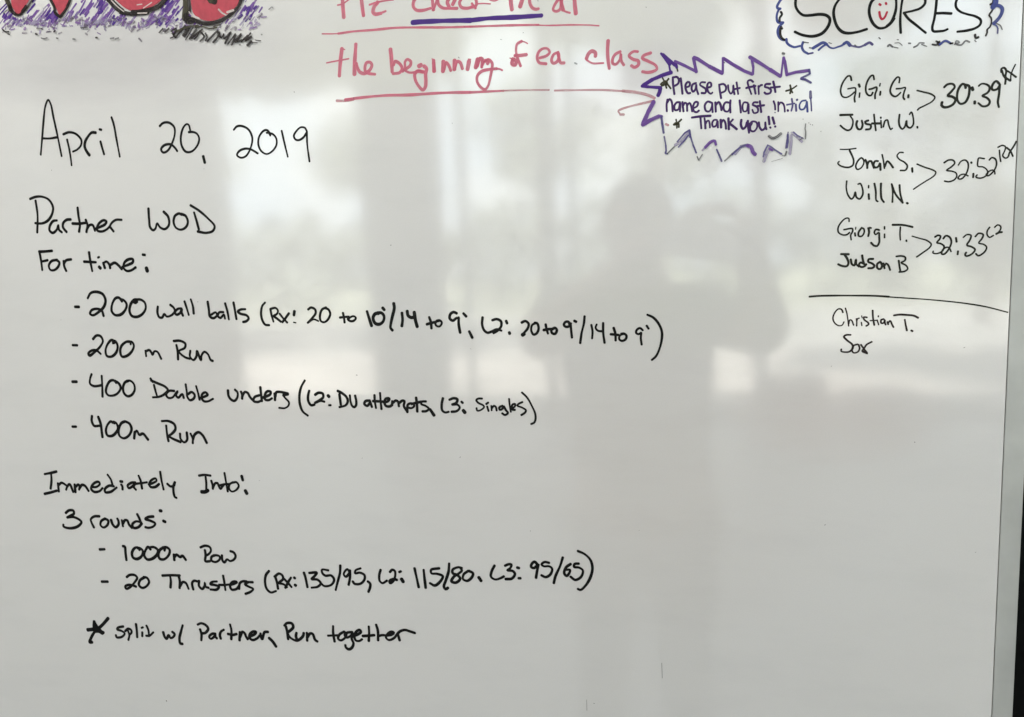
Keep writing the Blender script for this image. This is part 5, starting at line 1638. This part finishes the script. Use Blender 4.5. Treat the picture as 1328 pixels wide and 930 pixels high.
s dim2 24 -4339 17416 -4321 17428 -4303 17440
s dim2 13 -4288 17399 -4264 17410 -4240 17422
s dim2 13 -4260 17470 -4251 17470 -4242 17470
s lav 14 -3942 17479 -3914 17478 -3886 17477
s lav 14 -4024 17413 -4006 17425 -3988 17438
s wash 10 -4067 17394 -4049 17400 -4031 17405
s lav 17 -4045 17387 -4023 17391 -4001 17395
s wash 21 -4013 17445 -4007 17454 -4002 17463
s wash 23 -4068 17388 -4058 17407 -4048 17426
s dim2 12 -4197 17505 -4178 17509 -4159 17513
s wash 23 -3994 17415 -3982 17417 -3969 17420
s dim2 24 -4346 17396 -4333 17418 -4320 17440
s wash 10 -4164 17403 -4152 17420 -4141 17438
s wash 19 -4257 17487 -4240 17489 -4222 17492
s dim2 23 -3982 17486 -3958 17498 -3934 17509
s lav 17 -4304 17458 -4283 17473 -4263 17488
s lav 11 -4209 17388 -4192 17390 -4174 17391
s dim2 14 -4128 17488 -4108 17499 -4088 17510
s lav 10 -4087 17374 -4074 17384 -4060 17393
s wash 20 -4437 17408 -4429 17414 -4422 17420
s wash 14 -4076 17484 -4065 17484 -4054 17485
s lav 23 -4071 17438 -4061 17439 -4050 17439
s dim2 25 -4234 17390 -4231 17402 -4228 17414
W letter|W
f crimson 33 -6833 18012 -6834 17928 -6810 17855 -6785 17814 -6746 17809 -6688 17863 -6590 17984
f crimson 32 -6332 17955 -6317 17884 -6283 17818 -6258 17756 -6221 17769 -6160 17832 -6095 17928
s olive 54 -6895 18019 -6882 17962 -6859 17910 -6856 17874
s dark 39 -6859 17910 -6840 17858 -6798 17817
s dark 25 -6798 17817 -6755 17807 -6711 17830 -6643 17872 -6561 17946 -6529 17978
s dark 39 -6710 17837 -6655 17880
s dark 32 -6362 17958 -6339 17907 -6307 17834 -6306 17785 -6268 17745
s dark 32 -6307 17779 -6252 17738 -6214 17761 -6164 17805 -6111 17875 -6087 17927
W letter|O
f crimson 36 -5607 17872 -5534 17796 -5459 17733 -5381 17697 -5301 17685 -5210 17692 -5116 17722 -5047 17754 -4993 17802
s dark 64 -5665 17878 -5615 17812 -5549 17743 -5496 17703
s dark 36 -5513 17705 -5449 17684 -5385 17667 -5303 17668 -5221 17669
s dark 44 -5383 17685 -5301 17682 -5178 17685 -5070 17706 -4990 17761 -4963 17785
s dark 18 -5531 17690 -5427 17665 -5321 17655 -5223 17653 -5189 17659
s pale 13 -5613 17825 -5540 17749 -5480 17701
s pale 11 -5317 17748 -5260 17748
s pale 11 -5248 17709 -5171 17741 -5145 17752
s pale 11 -5319 17667 -5214 17658
W letter|D
f crimson 34 -4692 17780 -4699 17675 -4682 17593 -4614 17537 -4513 17504 -4429 17508 -4332 17537 -4245 17580 -4177 17634 -4148 17718
s olive 70 -4755 17788 -4762 17682 -4781 17560
s dark 61 -4768 17585 -4763 17535 -4689 17532
s dark 38 -4749 17565 -4669 17525 -4578 17489 -4495 17480 -4410 17488 -4324 17514 -4236 17562 -4169 17616 -4131 17690
s dark 26 -4708 17782 -4715 17677 -4722 17615
s pale 9 -4732 17616 -4695 17568 -4615 17533
s dark 69 -4508 17742 -4470 17706 -4431 17680
s olive 60 -4481 17695 -4448 17717 -4405 17730
s pale 15 -4398 17602 -4360 17562 -4321 17540
s pale 20 -4308 17565 -4235 17575
s pale 12 -4654 17559 -4624 17542
W hatching|
s dark 16 -5095 17454 -5047 17489
s dark 16 -5030 17451 -4978 17482
s dark 16 -4955 17453 -4898 17474
s dark 16 -4946 17434 -4914 17385
s dark 12 -4973 17387 -4934 17396
s dark 23 -4914 17390 -4790 17485
s dark 24 -4890 17455 -4932 17419
s dark 23 -4827 17399 -4754 17476
s dark 12 -4800 17355 -4702 17462
s dark 23 -4812 17388 -4745 17457
s dark 23 -4751 17359 -4668 17440
s dark 21 -4729 17366 -4600 17433
s dark 17 -4627 17427 -4670 17369 -4699 17350
s dark 19 -4618 17408 -4587 17360 -4638 17325
s dark 17 -4572 17394 -4555 17357 -4575 17323
s dark 22 -4555 17317 -4429 17406
s dark 20 -4431 17393 -4424 17361 -4494 17297
s dark 21 -4416 17387 -4405 17341
s dark 16 -4425 17352 -4396 17332 -4366 17364
s dark 19 -4367 17355 -4366 17320 -4298 17370
s dark 23 -4360 17275 -4287 17373
s dark 19 -4329 17267 -4238 17351
s dark 21 -4239 17342 -4265 17291 -4289 17254
s dark 20 -4255 17282 -4176 17344
s dark 19 -4177 17335 -4224 17287
s dark 16 -4245 17276 -4130 17295 -4069 17342
s dark 17 -4178 17274 -4106 17324
s dark 25 -4067 17306 -4132 17278
s dark 27 -4116 17232 -4072 17263
s dark 8 -4062 17253 -4007 17243
s dark 8 -4030 17272 -3965 17259
s dark 9 -4207 17246 -4192 17242
s dim 12 -3954 17317 -3946 17314
s dim 12 -3851 17541 -3814 17558 -3805 17547
s olive 19 -4891 17446 -4748 17476 -4643 17473
s olive 15 -4676 17459 -4602 17460 -4521 17434 -4437 17434
s olive 12 -4477 17447 -4393 17455
s dark 17 -6985 17683 -6953 17658 -6909 17654
s dark 12 -6926 17634 -6905 17625
s dark 18 -6579 17598 -6558 17592
s dim 15 -6512 17548 -6474 17539 -6438 17541
s dark 11 -6326 17529 -6305 17524
s dim 19 -6123 17498 -6098 17492
s dark 16 -6347 17594 -6333 17603
s dark 8 -6005 17599 -5930 17589
s dim 12 -6553 17650 -6484 17645
s dim 16 -6949 17849 -6892 17871
s dark 18 -5845 17483 -5828 17481
s dim 17 -5671 17456 -5629 17457
s dim 17 -5614 17445 -5575 17451
s dim 11 -6016 17600 -5932 17590'''
def catmull(P, step):
    n = len(P)
    if n == 2:
        L = (P[1]-P[0]).length; k = max(1, int(L/step)); return [P[0].lerp(P[1], i/k) for i in range(k+1)]
    Q = [P[0]*2-P[1]] + P + [P[-1]*2-P[-2]]; out = []
    for i in range(1, len(Q)-2):
        p0, p1, p2, p3 = Q[i-1], Q[i], Q[i+1], Q[i+2]
        t0 = 0; t1 = t0+max(1e-6, (p1-p0).length**.5); t2 = t1+max(1e-6, (p2-p1).length**.5); t3 = t2+max(1e-6, (p3-p2).length**.5)
        k = max(2, int((p2-p1).length/step))
        for j in range(k):
            t = t1+(t2-t1)*j/k
            A1 = p0*((t1-t)/(t1-t0))+p1*((t-t0)/(t1-t0)); A2 = p1*((t2-t)/(t2-t1))+p2*((t-t1)/(t2-t1)); A3 = p2*((t3-t)/(t3-t2))+p3*((t-t2)/(t3-t2))
            B1 = A1*((t2-t)/(t2-t0))+A2*((t-t0)/(t2-t0)); B2 = A2*((t3-t)/(t3-t1))+A3*((t-t1)/(t3-t1))
            out.append(B1*((t2-t)/(t2-t1))+B2*((t-t1)/(t2-t1)))
    out.append(P[-1]); return out
rng = random.Random(11)
class Strokes:
    def __init__(s, y0=.00012, dy=7e-6): s.y0 = y0; s.dy = dy; s.v = []; s.f = []; s.uv = []; s.mi = []; s.mats = []; s.k = 0
    def m(s, name):
        if name not in s.mats: s.mats.append(name)
        return s.mats.index(name)
    def face(s, idx, uvs, mi): s.f.append(idx); s.uv.extend(uvs); s.mi.append(mi)
    def ribbon(s, P, wd, mname):
        mi = s.m(mname); y = -(s.y0 + s.k*s.dy); s.k += 1
        n = len(P)
        if n < 2: return
        ph = rng.uniform(0, 9); fr = rng.uniform(80, 160); base = len(s.v); dist = 0; u0 = rng.uniform(0, 5)
        pr = []
        for i, p in enumerate(P):
            a = P[max(0, i-1)]; b = P[min(n-1, i+1)]; t = (b-a)
            t = t.normalized() if t.length > 1e-9 else Vector((1, 0))
            nn = Vector((-t.y, t.x)); 
            if i: dist += (p-P[i-1]).length
            ww = wd*.5*(1+.09*math.sin(dist*fr+ph)+.05*math.sin(dist*fr*2.7+ph*2))
            q = min(i, n-1-i)/max(1, n-1)
            yy = y - .7*s.dy*i/n
            s.v.append((p.x+nn.x*ww, yy, p.y+nn.y*ww)); s.v.append((p.x-nn.x*ww, yy, p.y-nn.y*ww)); pr.append((t, ww, dist, yy))
        for i in range(n-1):
            a = base+2*i; d0, d1 = pr[i][2], pr[i+1][2]
            s.face((a, a+1, a+3, a+2), [(0, u0+d0), (1, u0+d0), (1, u0+d1), (0, u0+d1)], mi)
        for end in (0, 1):
            i = 0 if end == 0 else n-1; t, ww, d, yy = pr[i]; sg = -1 if end == 0 else 1; p = P[i]; nn = Vector((-t.y, t.x))
            arc = []
            for j in range(1, 6):
                an = math.pi*j/6; q = p+nn*(math.cos(an)*ww)+t*(sg*math.sin(an)*ww*.85)
                s.v.append((q.x, yy, q.y)); arc.append(len(s.v)-1)
            ring = [base+2*i]+arc+[base+2*i+1]; uv = [(.5-.5*math.cos(math.pi*j/6), u0+d) for j in range(7)]
            if sg == 1: ring.reverse(); uv.reverse()
            s.face(tuple(ring), uv, mi)
    def fill(s, P, mname):
        mi = s.m(mname); y = -(s.y0 + s.k*s.dy); s.k += 1; b = len(s.v)
        P = catmull(P+[P[0]], .002)[:-1]
        for p in P: s.v.append((p.x, y, p.y))
        s.face(tuple(range(b, b+len(P))), [(p.x*60, p.y*1.1+p.x*.3) for p in P], mi)
    def build(s, name, parent):
        me = bpy.data.meshes.new(name); me.from_pydata(s.v, [], s.f)
        ul = me.uv_layers.new(name='stroke')
        ul.data.foreach_set('uv', [c for t in s.uv for c in t])
        o = link(name, me, parent, [INK[m] for m in s.mats]); me.polygons.foreach_set('material_index', s.mi)
        return o
cur = None; st = None; pend = None; nword = 0
def flush():
    global st, pend
    if st and st.f:
        o = st.build(pend[0], cur)
        if pend[1]: o['label'] = pend[1]
        if pend[0] == 'hatching': o['kind'] = 'stuff'
    st = None
for ln in DATA.split('\n'):
    if ln.startswith('L '):
        flush(); n, lab = ln[2:].split('|', 1); cur = link(n, None, board); cur['label'] = lab; lift = 0; continue
    if ln.startswith('W '):
        flush(); n, t = ln[2:].split('|', 1); 
        if cur.name.startswith('workout_heading'): st = Strokes(.00010, 1.1e-6) if 'scribbled' in t else Strokes(.00085+.00005*len(cur.children), 3e-6)
        else: st = Strokes()
        pend = (n, t); continue
    tk = ln.split(); v = [float(a)*1e-4 for a in tk[2:]]; wd = v[0]; P = [Vector((v[i], v[i+1])) for i in range(1, len(v), 2)]
    if tk[0] == 'f': st.fill(P, tk[1])
    elif tk[0] == 's': st.ribbon(catmull(P, .0009), wd, tk[1])
    else:
        for a, b in zip(P[:-1], P[1:]): st.ribbon(catmull([a, b], .0012), wd, tk[1])
flush()
# pen specks and small scratches on the enamel
sp = Strokes(); r2 = random.Random(3)
for k in range(42):
    p = Vector((r2.uniform(-.75, .27), r2.uniform(.97, 1.78))); L = r2.uniform(.0003, .0012); a = r2.uniform(0, 6.3)
    sp.ribbon([p, p+Vector((math.cos(a), math.sin(a)))*L], r2.uniform(.0003, .0009), r2.choice(['dim', 'dim2', 'dim', 'char']))
for (x, z, x2, z2) in ((-.0185, 1.098, -.0183, 1.082), (-.0945, 1.052, -.0946, 1.04)):
    sp.ribbon(catmull([Vector((x, z)), Vector((x2, z2))], .001), .0004, 'dim')
o = sp.build('pen_speck', board); o['kind'] = 'stuff'

# ------------------------------------------------------------------ what the enamel mirrors: shop front, street, the photographer
flm = mat('rubber_floor', (.26, .27, .30), .42, noise=.25, nscale=30)
tag(boxobj('floor', flm, None, -9, 9, -6.1, .022, -.1, 0), kind='structure')
wm = mat('plaster', (.42, .42, .40), .8, noise=.05)
for a in ((-9, -6.75, 0, 4.12), (-6.50, -4.45, 0, 4.12), (-2.84, -2.20, 0, 4.12), (-9, 9, 4.12, 4.6)):
    tag(boxobj('back_wall', wm, None, a[0], a[1], -6.2, -6.0, a[2], a[3]), kind='structure')
fm = mat('dark_metal_frame', (.05, .05, .05), .4, .3)
def glass_mat():
    m = bpy.data.materials.new('window_glass'); m.use_nodes = True; N = m.node_tree.nodes; K = m.node_tree.links
    t = N.new('ShaderNodeBsdfTransparent'); t.inputs[0].default_value = (.93, .95, .94, 1); g = N.new('ShaderNodeBsdfGlossy'); g.inputs['Roughness'].default_value = .02
    x = N.new('ShaderNodeMixShader'); x.inputs[0].default_value = .06
    K.new(t.outputs[0], x.inputs[1]); K.new(g.outputs[0], x.inputs[2]); K.new(x.outputs[0], N['Material Output'].inputs['Surface']); return m
gm = glass_mat()
def window(x0, x1, mull, label, cat='window'):
    t = link('shop_window' if cat == 'window' else 'glass_door', None); t.location = ((x0+x1)/2, -6.1, 0); c = (x0+x1)/2
    tag(t, label, cat)
    for a in ((x0, x0+.07), (x1-.07, x1)): boxobj('frame', fm, t, a[0]-c, a[1]-c, -.05, .05, 0, 4.12)
    boxobj('frame', fm, t, x0-c+.07, x1-c-.07, -.05, .05, 4.04, 4.12); boxobj('sill', fm, t, x0-c+.07, x1-c-.07, -.05, .05, 0, .09)
    for q in mull: boxobj('mullion', fm, t, q-.035-c, q+.035-c, -.045, .045,   .09, 4.04)
    xs = [x0+.07]+[q for q in mull]+[x1-.07]
    for a, b in zip(xs[:-1], xs[1:]): boxobj('pane', gm, t, a+.036-c, b-.036-c, -.004, .004,   .09, 4.04)
    return t
window(-6.75, -6.50, [], 'narrow shop window at the far left, seen only as a reflection')
window(-4.45, -2.84, [], 'shop window between the plain wall and the pillar, seen only as a reflection')
window(-2.20, -1.12, [-1.92], 'shop window with a mullion beside the pillar, seen only as a reflection')
window(-1.12, .72, [-.90], 'wide glass door behind the photographer, seen only as a reflection', 'door')
window(.72, 8.8, [2.9, 5.4], 'broad shop window right of the photographer, seen only as a reflection')
tag(boxobj('ceiling', mat('ceiling_board', (.45, .45, .43), .9), None, -9, 9, -6.0, .15, 4.2, 4.3), kind='structure')
for x_ in (-9.2, 9.0): tag(boxobj('side_wall', wm, None, x_, x_+.2, -6.2, .15, 0, 4.6), kind='structure')
# street
tag(boxobj('pavement', mat('pale_concrete', (.29, .268, .25), .85, noise=.5, nscale=.7), None, -40, 40, -11.3, -6.2, -.12, -.01), kind='structure')  # coarse blotches in the concrete colour stand in for dappled tree shade
tag(boxobj('road', mat('asphalt', (.24, .235, .225), .9, noise=.15, nscale=3), None, -40, 40, -20.5, -11.3, -.25, -.12), kind='structure')
tag(boxobj('lawn', mat('grass', (.27, .275, .20), .9, noise=.3, nscale=1), None, -60, 60, -60, -20.5, -.25, -.02), kind='structure')
leafm = mat('leaves', (.165, .185, .125), .6, noise=.4, nscale=1.5); bark = mat('bark', (.12, .09, .065), .9)
def crown(bm, R_, n, rx, ry, rz, c, s):
    for k in range(n):
        while True:
            p = Vector((R_.uniform(-1, 1), R_.uniform(-1, 1), R_.uniform(-1, 1)))
            if .2 < p.length < 1: break
        p = Vector((p.x*rx, p.y*ry, p.z*rz))+c
        q = Euler((R_.uniform(0, 6), R_.uniform(0, 6), R_.uniform(0, 6))).to_matrix()
        a = s*R_.uniform(.5, 1.2)
        v = [bm.verts.new(p+q@Vector(d)*a) for d in ((-1, 0, 0), (0, -.5, .1), (1, 0, 0), (0, .5, .1))]
        bm.faces.new(v)
def tree(x, y, h, r, n, seed, label):
    R_ = random.Random(seed); t = link('broadleaf_tree', None); t.location = (x, y, -.02); tag(t, label, 'tree', 'trees across the street')
    bm = bmesh.new()
    rr = bmesh.ops.create_cone(bm, segments=10, radius1=.15, radius2=.07, depth=h*.75, cap_ends=True); bmesh.ops.translate(bm, verts=rr['verts'], vec=(0, 0, h*.375))
    for k in range(5):
        a = k*1.3+seed; L = r*.8
        rr = bmesh.ops.create_cone(bm, segments=6, radius1=.08, radius2=.02, depth=L, cap_ends=True)
        M_ = Matrix.Translation((0, 0, h*.5)) @ Matrix.Rotation(a, 4, 'Z') @ Matrix.Rotation(.8, 4, 'X') @ Matrix.Translation((0, 0, L/2))
        bmesh.ops.transform(bm, matrix=M_, verts=rr['verts'])
    obj('trunk', bm, bark, t)
    bm = bmesh.new()
    for k in range(9):
        c = Vector((R_.uniform(-.7, .7)*r, R_.uniform(-.6, .6)*r, h*.62+R_.uniform(-.5, .6)*r)); q = r*R_.uniform(.3, .5)
        crown(bm, R_, n//9, q, q, q*.8, c, .26)
    obj('crown', bm, leafm, t)
    return t
for i, (x, y, h, r, lab) in enumerate(((-19, -24, 8.5, 3.6, 'leftmost broadleaf tree'), (-10.5, -25, 8.8, 3.2, 'broadleaf tree left of the pillar'), (-4.6, -25, 8.6, 3.0, 'broadleaf tree behind the door'),
        (1.2, -26, 8.2, 3.2, 'broadleaf tree behind the photographer'), (6.6, -25, 8.4, 3.4, 'broadleaf tree right of the photographer'), (13, -26, 9, 3.6, 'rightmost broadleaf tree'))):
    tree(x, y, h, r, 800, i+2, lab+' across the street, seen only as a reflection')
for x_, y_, lab_ in ((-5.1, -13, 'tall near tree left of the photographer'), (-.3, -13.4, 'tall near tree straight behind the photographer'), (5.4, -14, 'tall near tree right of the photographer'), (-10.4, -14, 'tall near tree at the far left')):
    tree(x_, y_, 11.6, 3.4, 2400, int(x_*10)+200, lab_+', seen only as a reflection')
t0 = tree(6.6, -8.6, 6.4, 2.2, 2600, 40, 'added tree shading the near pavement, right of the shop front, outside the picture'); t0.name = 'shade_tree'  # unseen tree, put in to darken the right part of the pavement
for i_, (x, z, hh) in enumerate(((.90, .48, .46), (1.55, .36, .5))):
    jb = link('jump_box', None); jb.location = (x, -5.45, 0); tag(jb, ('taller dark jump box' if i_ == 0 else 'lower dark jump box') + ' by the shop window, seen only as a reflection', 'box')
    boxobj('box_side', mat('dark_plywood', (.09, .08, .07), .7, noise=.2), jb, -hh/2, hh/2, -.2, .2, 0, z-.02, bev=.004)
    boxobj('box_top', mat('black_rubber_top', (.03, .03, .03), .8), jb, -hh/2-.01, hh/2+.01, -.21, .21, z-.02, z, bev=.004)
bm = bmesh.new(); R_ = random.Random(9)
for k in range(16): crown(bm, R_, 520, 2.2, .8, 1.9+R_.uniform(-.35, .35), Vector((-27+k*3.6, -23+R_.uniform(-.5, .5), 1.75)), .28)
h = obj('hedge', bm, leafm); tag(h, 'low dense green hedge along the far lawn, seen only as a reflection', 'hedge')
# phone in the photographer's hands
ph = link('phone', None); ph.location = (.047, -.7085, 1.522); ph.rotation_euler = (0, math.radians(10), 0); tag(ph, 'pale silver phone held sideways by the photographer', 'phone')
pm = mat('silver_phone_back', (.72, .72, .72), .35, .1); blk = mat('black_glass', (.01, .01, .01), .1)
boxobj('shell', pm, ph, -.074, .074, -.004, .004, -.036, .036, bev=.003)
bm = bmesh.new(); bmesh.ops.create_cone(bm, segments=24, radius1=.0065, radius2=.0065, depth=.0016, cap_ends=True)
bmesh.ops.rotate(bm, verts=bm.verts, cent=(0, 0, 0), matrix=Matrix.Rotation(math.pi/2, 3, 'X')); bmesh.ops.translate(bm, verts=bm.verts, vec=(-.0425, .0048, -.030))
obj('lens_ring', bm, blk, ph)
boxobj('screen', blk, ph, -.070, .070, -.0047, -.0041, -.033, .033)
# photographer: one skinned body
def skin(name, joints, edges, m, parent, levels=2, root=0):
    me = bpy.data.meshes.new(name); me.from_pydata([j[0] for j in joints], edges, [])
    o = link(name, me, parent, [m]); sk = o.modifiers.new('skin', 'SKIN'); sk.use_smooth_shade = True
    for i, j in enumerate(joints):
        r = j[1]; me.skin_vertices[0].data[i].radius = (r, r) if not isinstance(r, tuple) else r
    me.skin_vertices[0].data[root].use_root = True
    sb = o.modifiers.new('sub', 'SUBSURF'); sb.levels = levels; sb.render_levels = levels
    return o
per = link('person', None); per.location = (0, 0, 0)
tag(per, 'photographer in a dark shirt raising a phone with both hands, mirrored in the board', 'person')
skinm = mat('skin', (.42, .26, .19), .5); shirt = mat('dark_shirt', (.035, .036, .04), .85); trou = mat('dark_trousers', (.03, .032, .045), .9); hairm = mat('dark_hair', (.02, .015, .012), .6); shoe = mat('shoe', (.05, .05, .05), .6)
cx = -.088
J = [((cx, -1.06, .93), (.155, .11)), ((cx, -1.06, 1.10), (.155, .11)), ((cx, -1.06, 1.26), (.172, .12)), ((cx, -1.06, 1.365), (.125, .085)), ((cx, -1.05, 1.455), .056), ((cx, -1.045, 1.51), .052),
     ((cx-.17, -1.06, 1.372), .068), ((cx-.215, -.87, 1.315), .056), ((-.085, -.765, 1.49), .028),
     ((cx+.17, -1.06, 1.36), .058), ((.185, -.87, 1.315), .056), ((.128, -.75, 1.545), .028),
     ((cx-.09, -1.06, .84), .088), ((cx-.10, -1.04, .48), .058), ((cx-.11, -1.08, .10), .042), ((cx-.11, -.98, .045), (.04, .035)),
     ((cx+.09, -1.06, .84), .088), ((cx+.10, -1.04, .48), .058), ((cx+.11, -1.08, .10), .042), ((cx+.11, -.98, .045), (.04, .035)),
     ((-.052, -.728, 1.52), (.030, .018)), ((.118, -.722, 1.55), (.030, .018))]
E_ = [(0, 1), (1, 2), (2, 3), (3, 4), (4, 5), (3, 6), (6, 7), (7, 8), (3, 9), (9, 10), (10, 11), (0, 12), (12, 13), (13, 14), (14, 15), (0, 16), (16, 17), (17, 18), (18, 19), (8, 20), (11, 21)]
body = skin('body', J, E_, skinm, per)
# shirt and trousers: thin shells just outside the body
JS = [((p[0][0], p[0][1], p[0][2]), tuple(q*1.10+.006 for q in (p[1] if isinstance(p[1], tuple) else (p[1], p[1])))) for p in J]
skin('shirt', [((cx, -1.06, .86), (.178, .135)), JS[1], JS[2], JS[3], JS[6], (tuple(Vector(J[6][0]).lerp(Vector(J[7][0]), .75)), (.062, .062)), JS[9], (tuple(Vector(J[9][0]).lerp(Vector(J[10][0]), .75)), (.062, .062))], [(0, 1), (1, 2), (2, 3), (3, 4), (4, 5), (3, 6), (6, 7)], shirt, per)
skin('trousers', [((cx, -1.06, .93), (.160, .12)), JS[12], JS[13], ((cx-.11, -1.07, .13), (.062, .062)), JS[16], JS[17], ((cx+.11, -1.07, .13), (.062, .062))], [(0, 1), (1, 2), (2, 3), (0, 4), (4, 5), (5, 6)], trou, per)
for s in (-1, 1):
    bm = bmesh.new(); box(bm, cx+s*.11-.048, cx+s*.11+.048, -1.15, -.90, 0, .085, bev=.03); obj('shoe', bm, shoe, per, True)
bm = bmesh.new(); bmesh.ops.create_uvsphere(bm, u_segments=32, v_segments=20, radius=1)
for v in bm.verts:
    z = v.co.z; k = 1-.22*max(0, -z); x_, y_ = v.co.x*.076*k, v.co.y*.095*(1-.15*max(0, -z))
    if v.co.y > .3 and abs(v.co.x) < .25 and -.35 < z < .15: y_ += .016*(1-abs(v.co.x)/.25)*(1-abs(z+.12)/.3)   # nose
    v.co = (x_, y_, z*.112)
bmesh.ops.translate(bm, verts=bm.verts, vec=(cx+.008, -1.03, 1.562)); obj('head', bm, skinm, per, True)
bm = bmesh.new(); bmesh.ops.create_uvsphere(bm, u_segments=28, v_segments=18, radius=1)
bmesh.ops.delete(bm, geom=[v for v in bm.verts if v.co.z < -.1 or (v.co.y > .35 and v.co.z < .5)], context='VERTS')
for v in bm.verts: v.co = (v.co.x*.084, v.co.y*.103, v.co.z*.118)
bmesh.ops.translate(bm, verts=bm.verts, vec=(cx+.008, -1.034, 1.565)); obj('hair', bm, hairm, per, True)
for s in (-1, 1):
    bm = bmesh.new(); bmesh.ops.create_uvsphere(bm, u_segments=12, v_segments=8, radius=1)
    for v in bm.verts: v.co = (v.co.x*.011, v.co.y*.006, v.co.z*.007)
    bmesh.ops.translate(bm, verts=bm.verts, vec=(cx+.008+s*.031, -.944, 1.572)); obj('eye', bm, blk, per, True)
    bm = bmesh.new(); bmesh.ops.create_uvsphere(bm, u_segments=12, v_segments=10, radius=1)
    for v in bm.verts: v.co = (v.co.x*.010, v.co.y*.018, v.co.z*.031)
    bmesh.ops.translate(bm, verts=bm.verts, vec=(cx+.008+s*.078, -1.03, 1.556)); obj('ear', bm, skinm, per, True)
bm = bmesh.new(); box(bm, cx-.014, cx+.030, -.949, -.944, 1.508, 1.516, bev=.002); obj('mouth', bm, mat('lips', (.30, .10, .09), .5), per, True)
def fingers(base, dirs, parent):
    for (b0, b1, b2, b3) in dirs: skin('finger', [(b0, .009), (b1, .0085), (b2, .008), (b3, .0065)], [(0, 1), (1, 2), (2, 3)], skinm, parent, 2)
fingers(None, [((.112+.008*0, -.722, 1.5660+.0*k), (.100-.019*k, -.712, 1.5850-.002*k), (.086-.020*k, -.699, 1.5810-.002*k), (.080-.020*k, -.700, 1.5630-.003*k)) for k in range(4)], per)
fingers(None, [((.120, -.728, 1.5360), (.122, -.728, 1.5140), (.112, -.722, 1.4980), (.098, -.7165, 1.4880))], per)
fingers(None, [((-.055, -.722, 1.5360-.017*k), (-.062, -.708, 1.5480-.019*k), (-.050, -.6985, 1.5500-.019*k), (-.036+.002*k, -.6995, 1.5490-.019*k)) for k in range(4)], per)
fingers(None, [((-.052, -.735, 1.526), (-.050, -.730, 1.5440), (-.036, -.7215, 1.5510), (-.018, -.7195, 1.5490))], per)
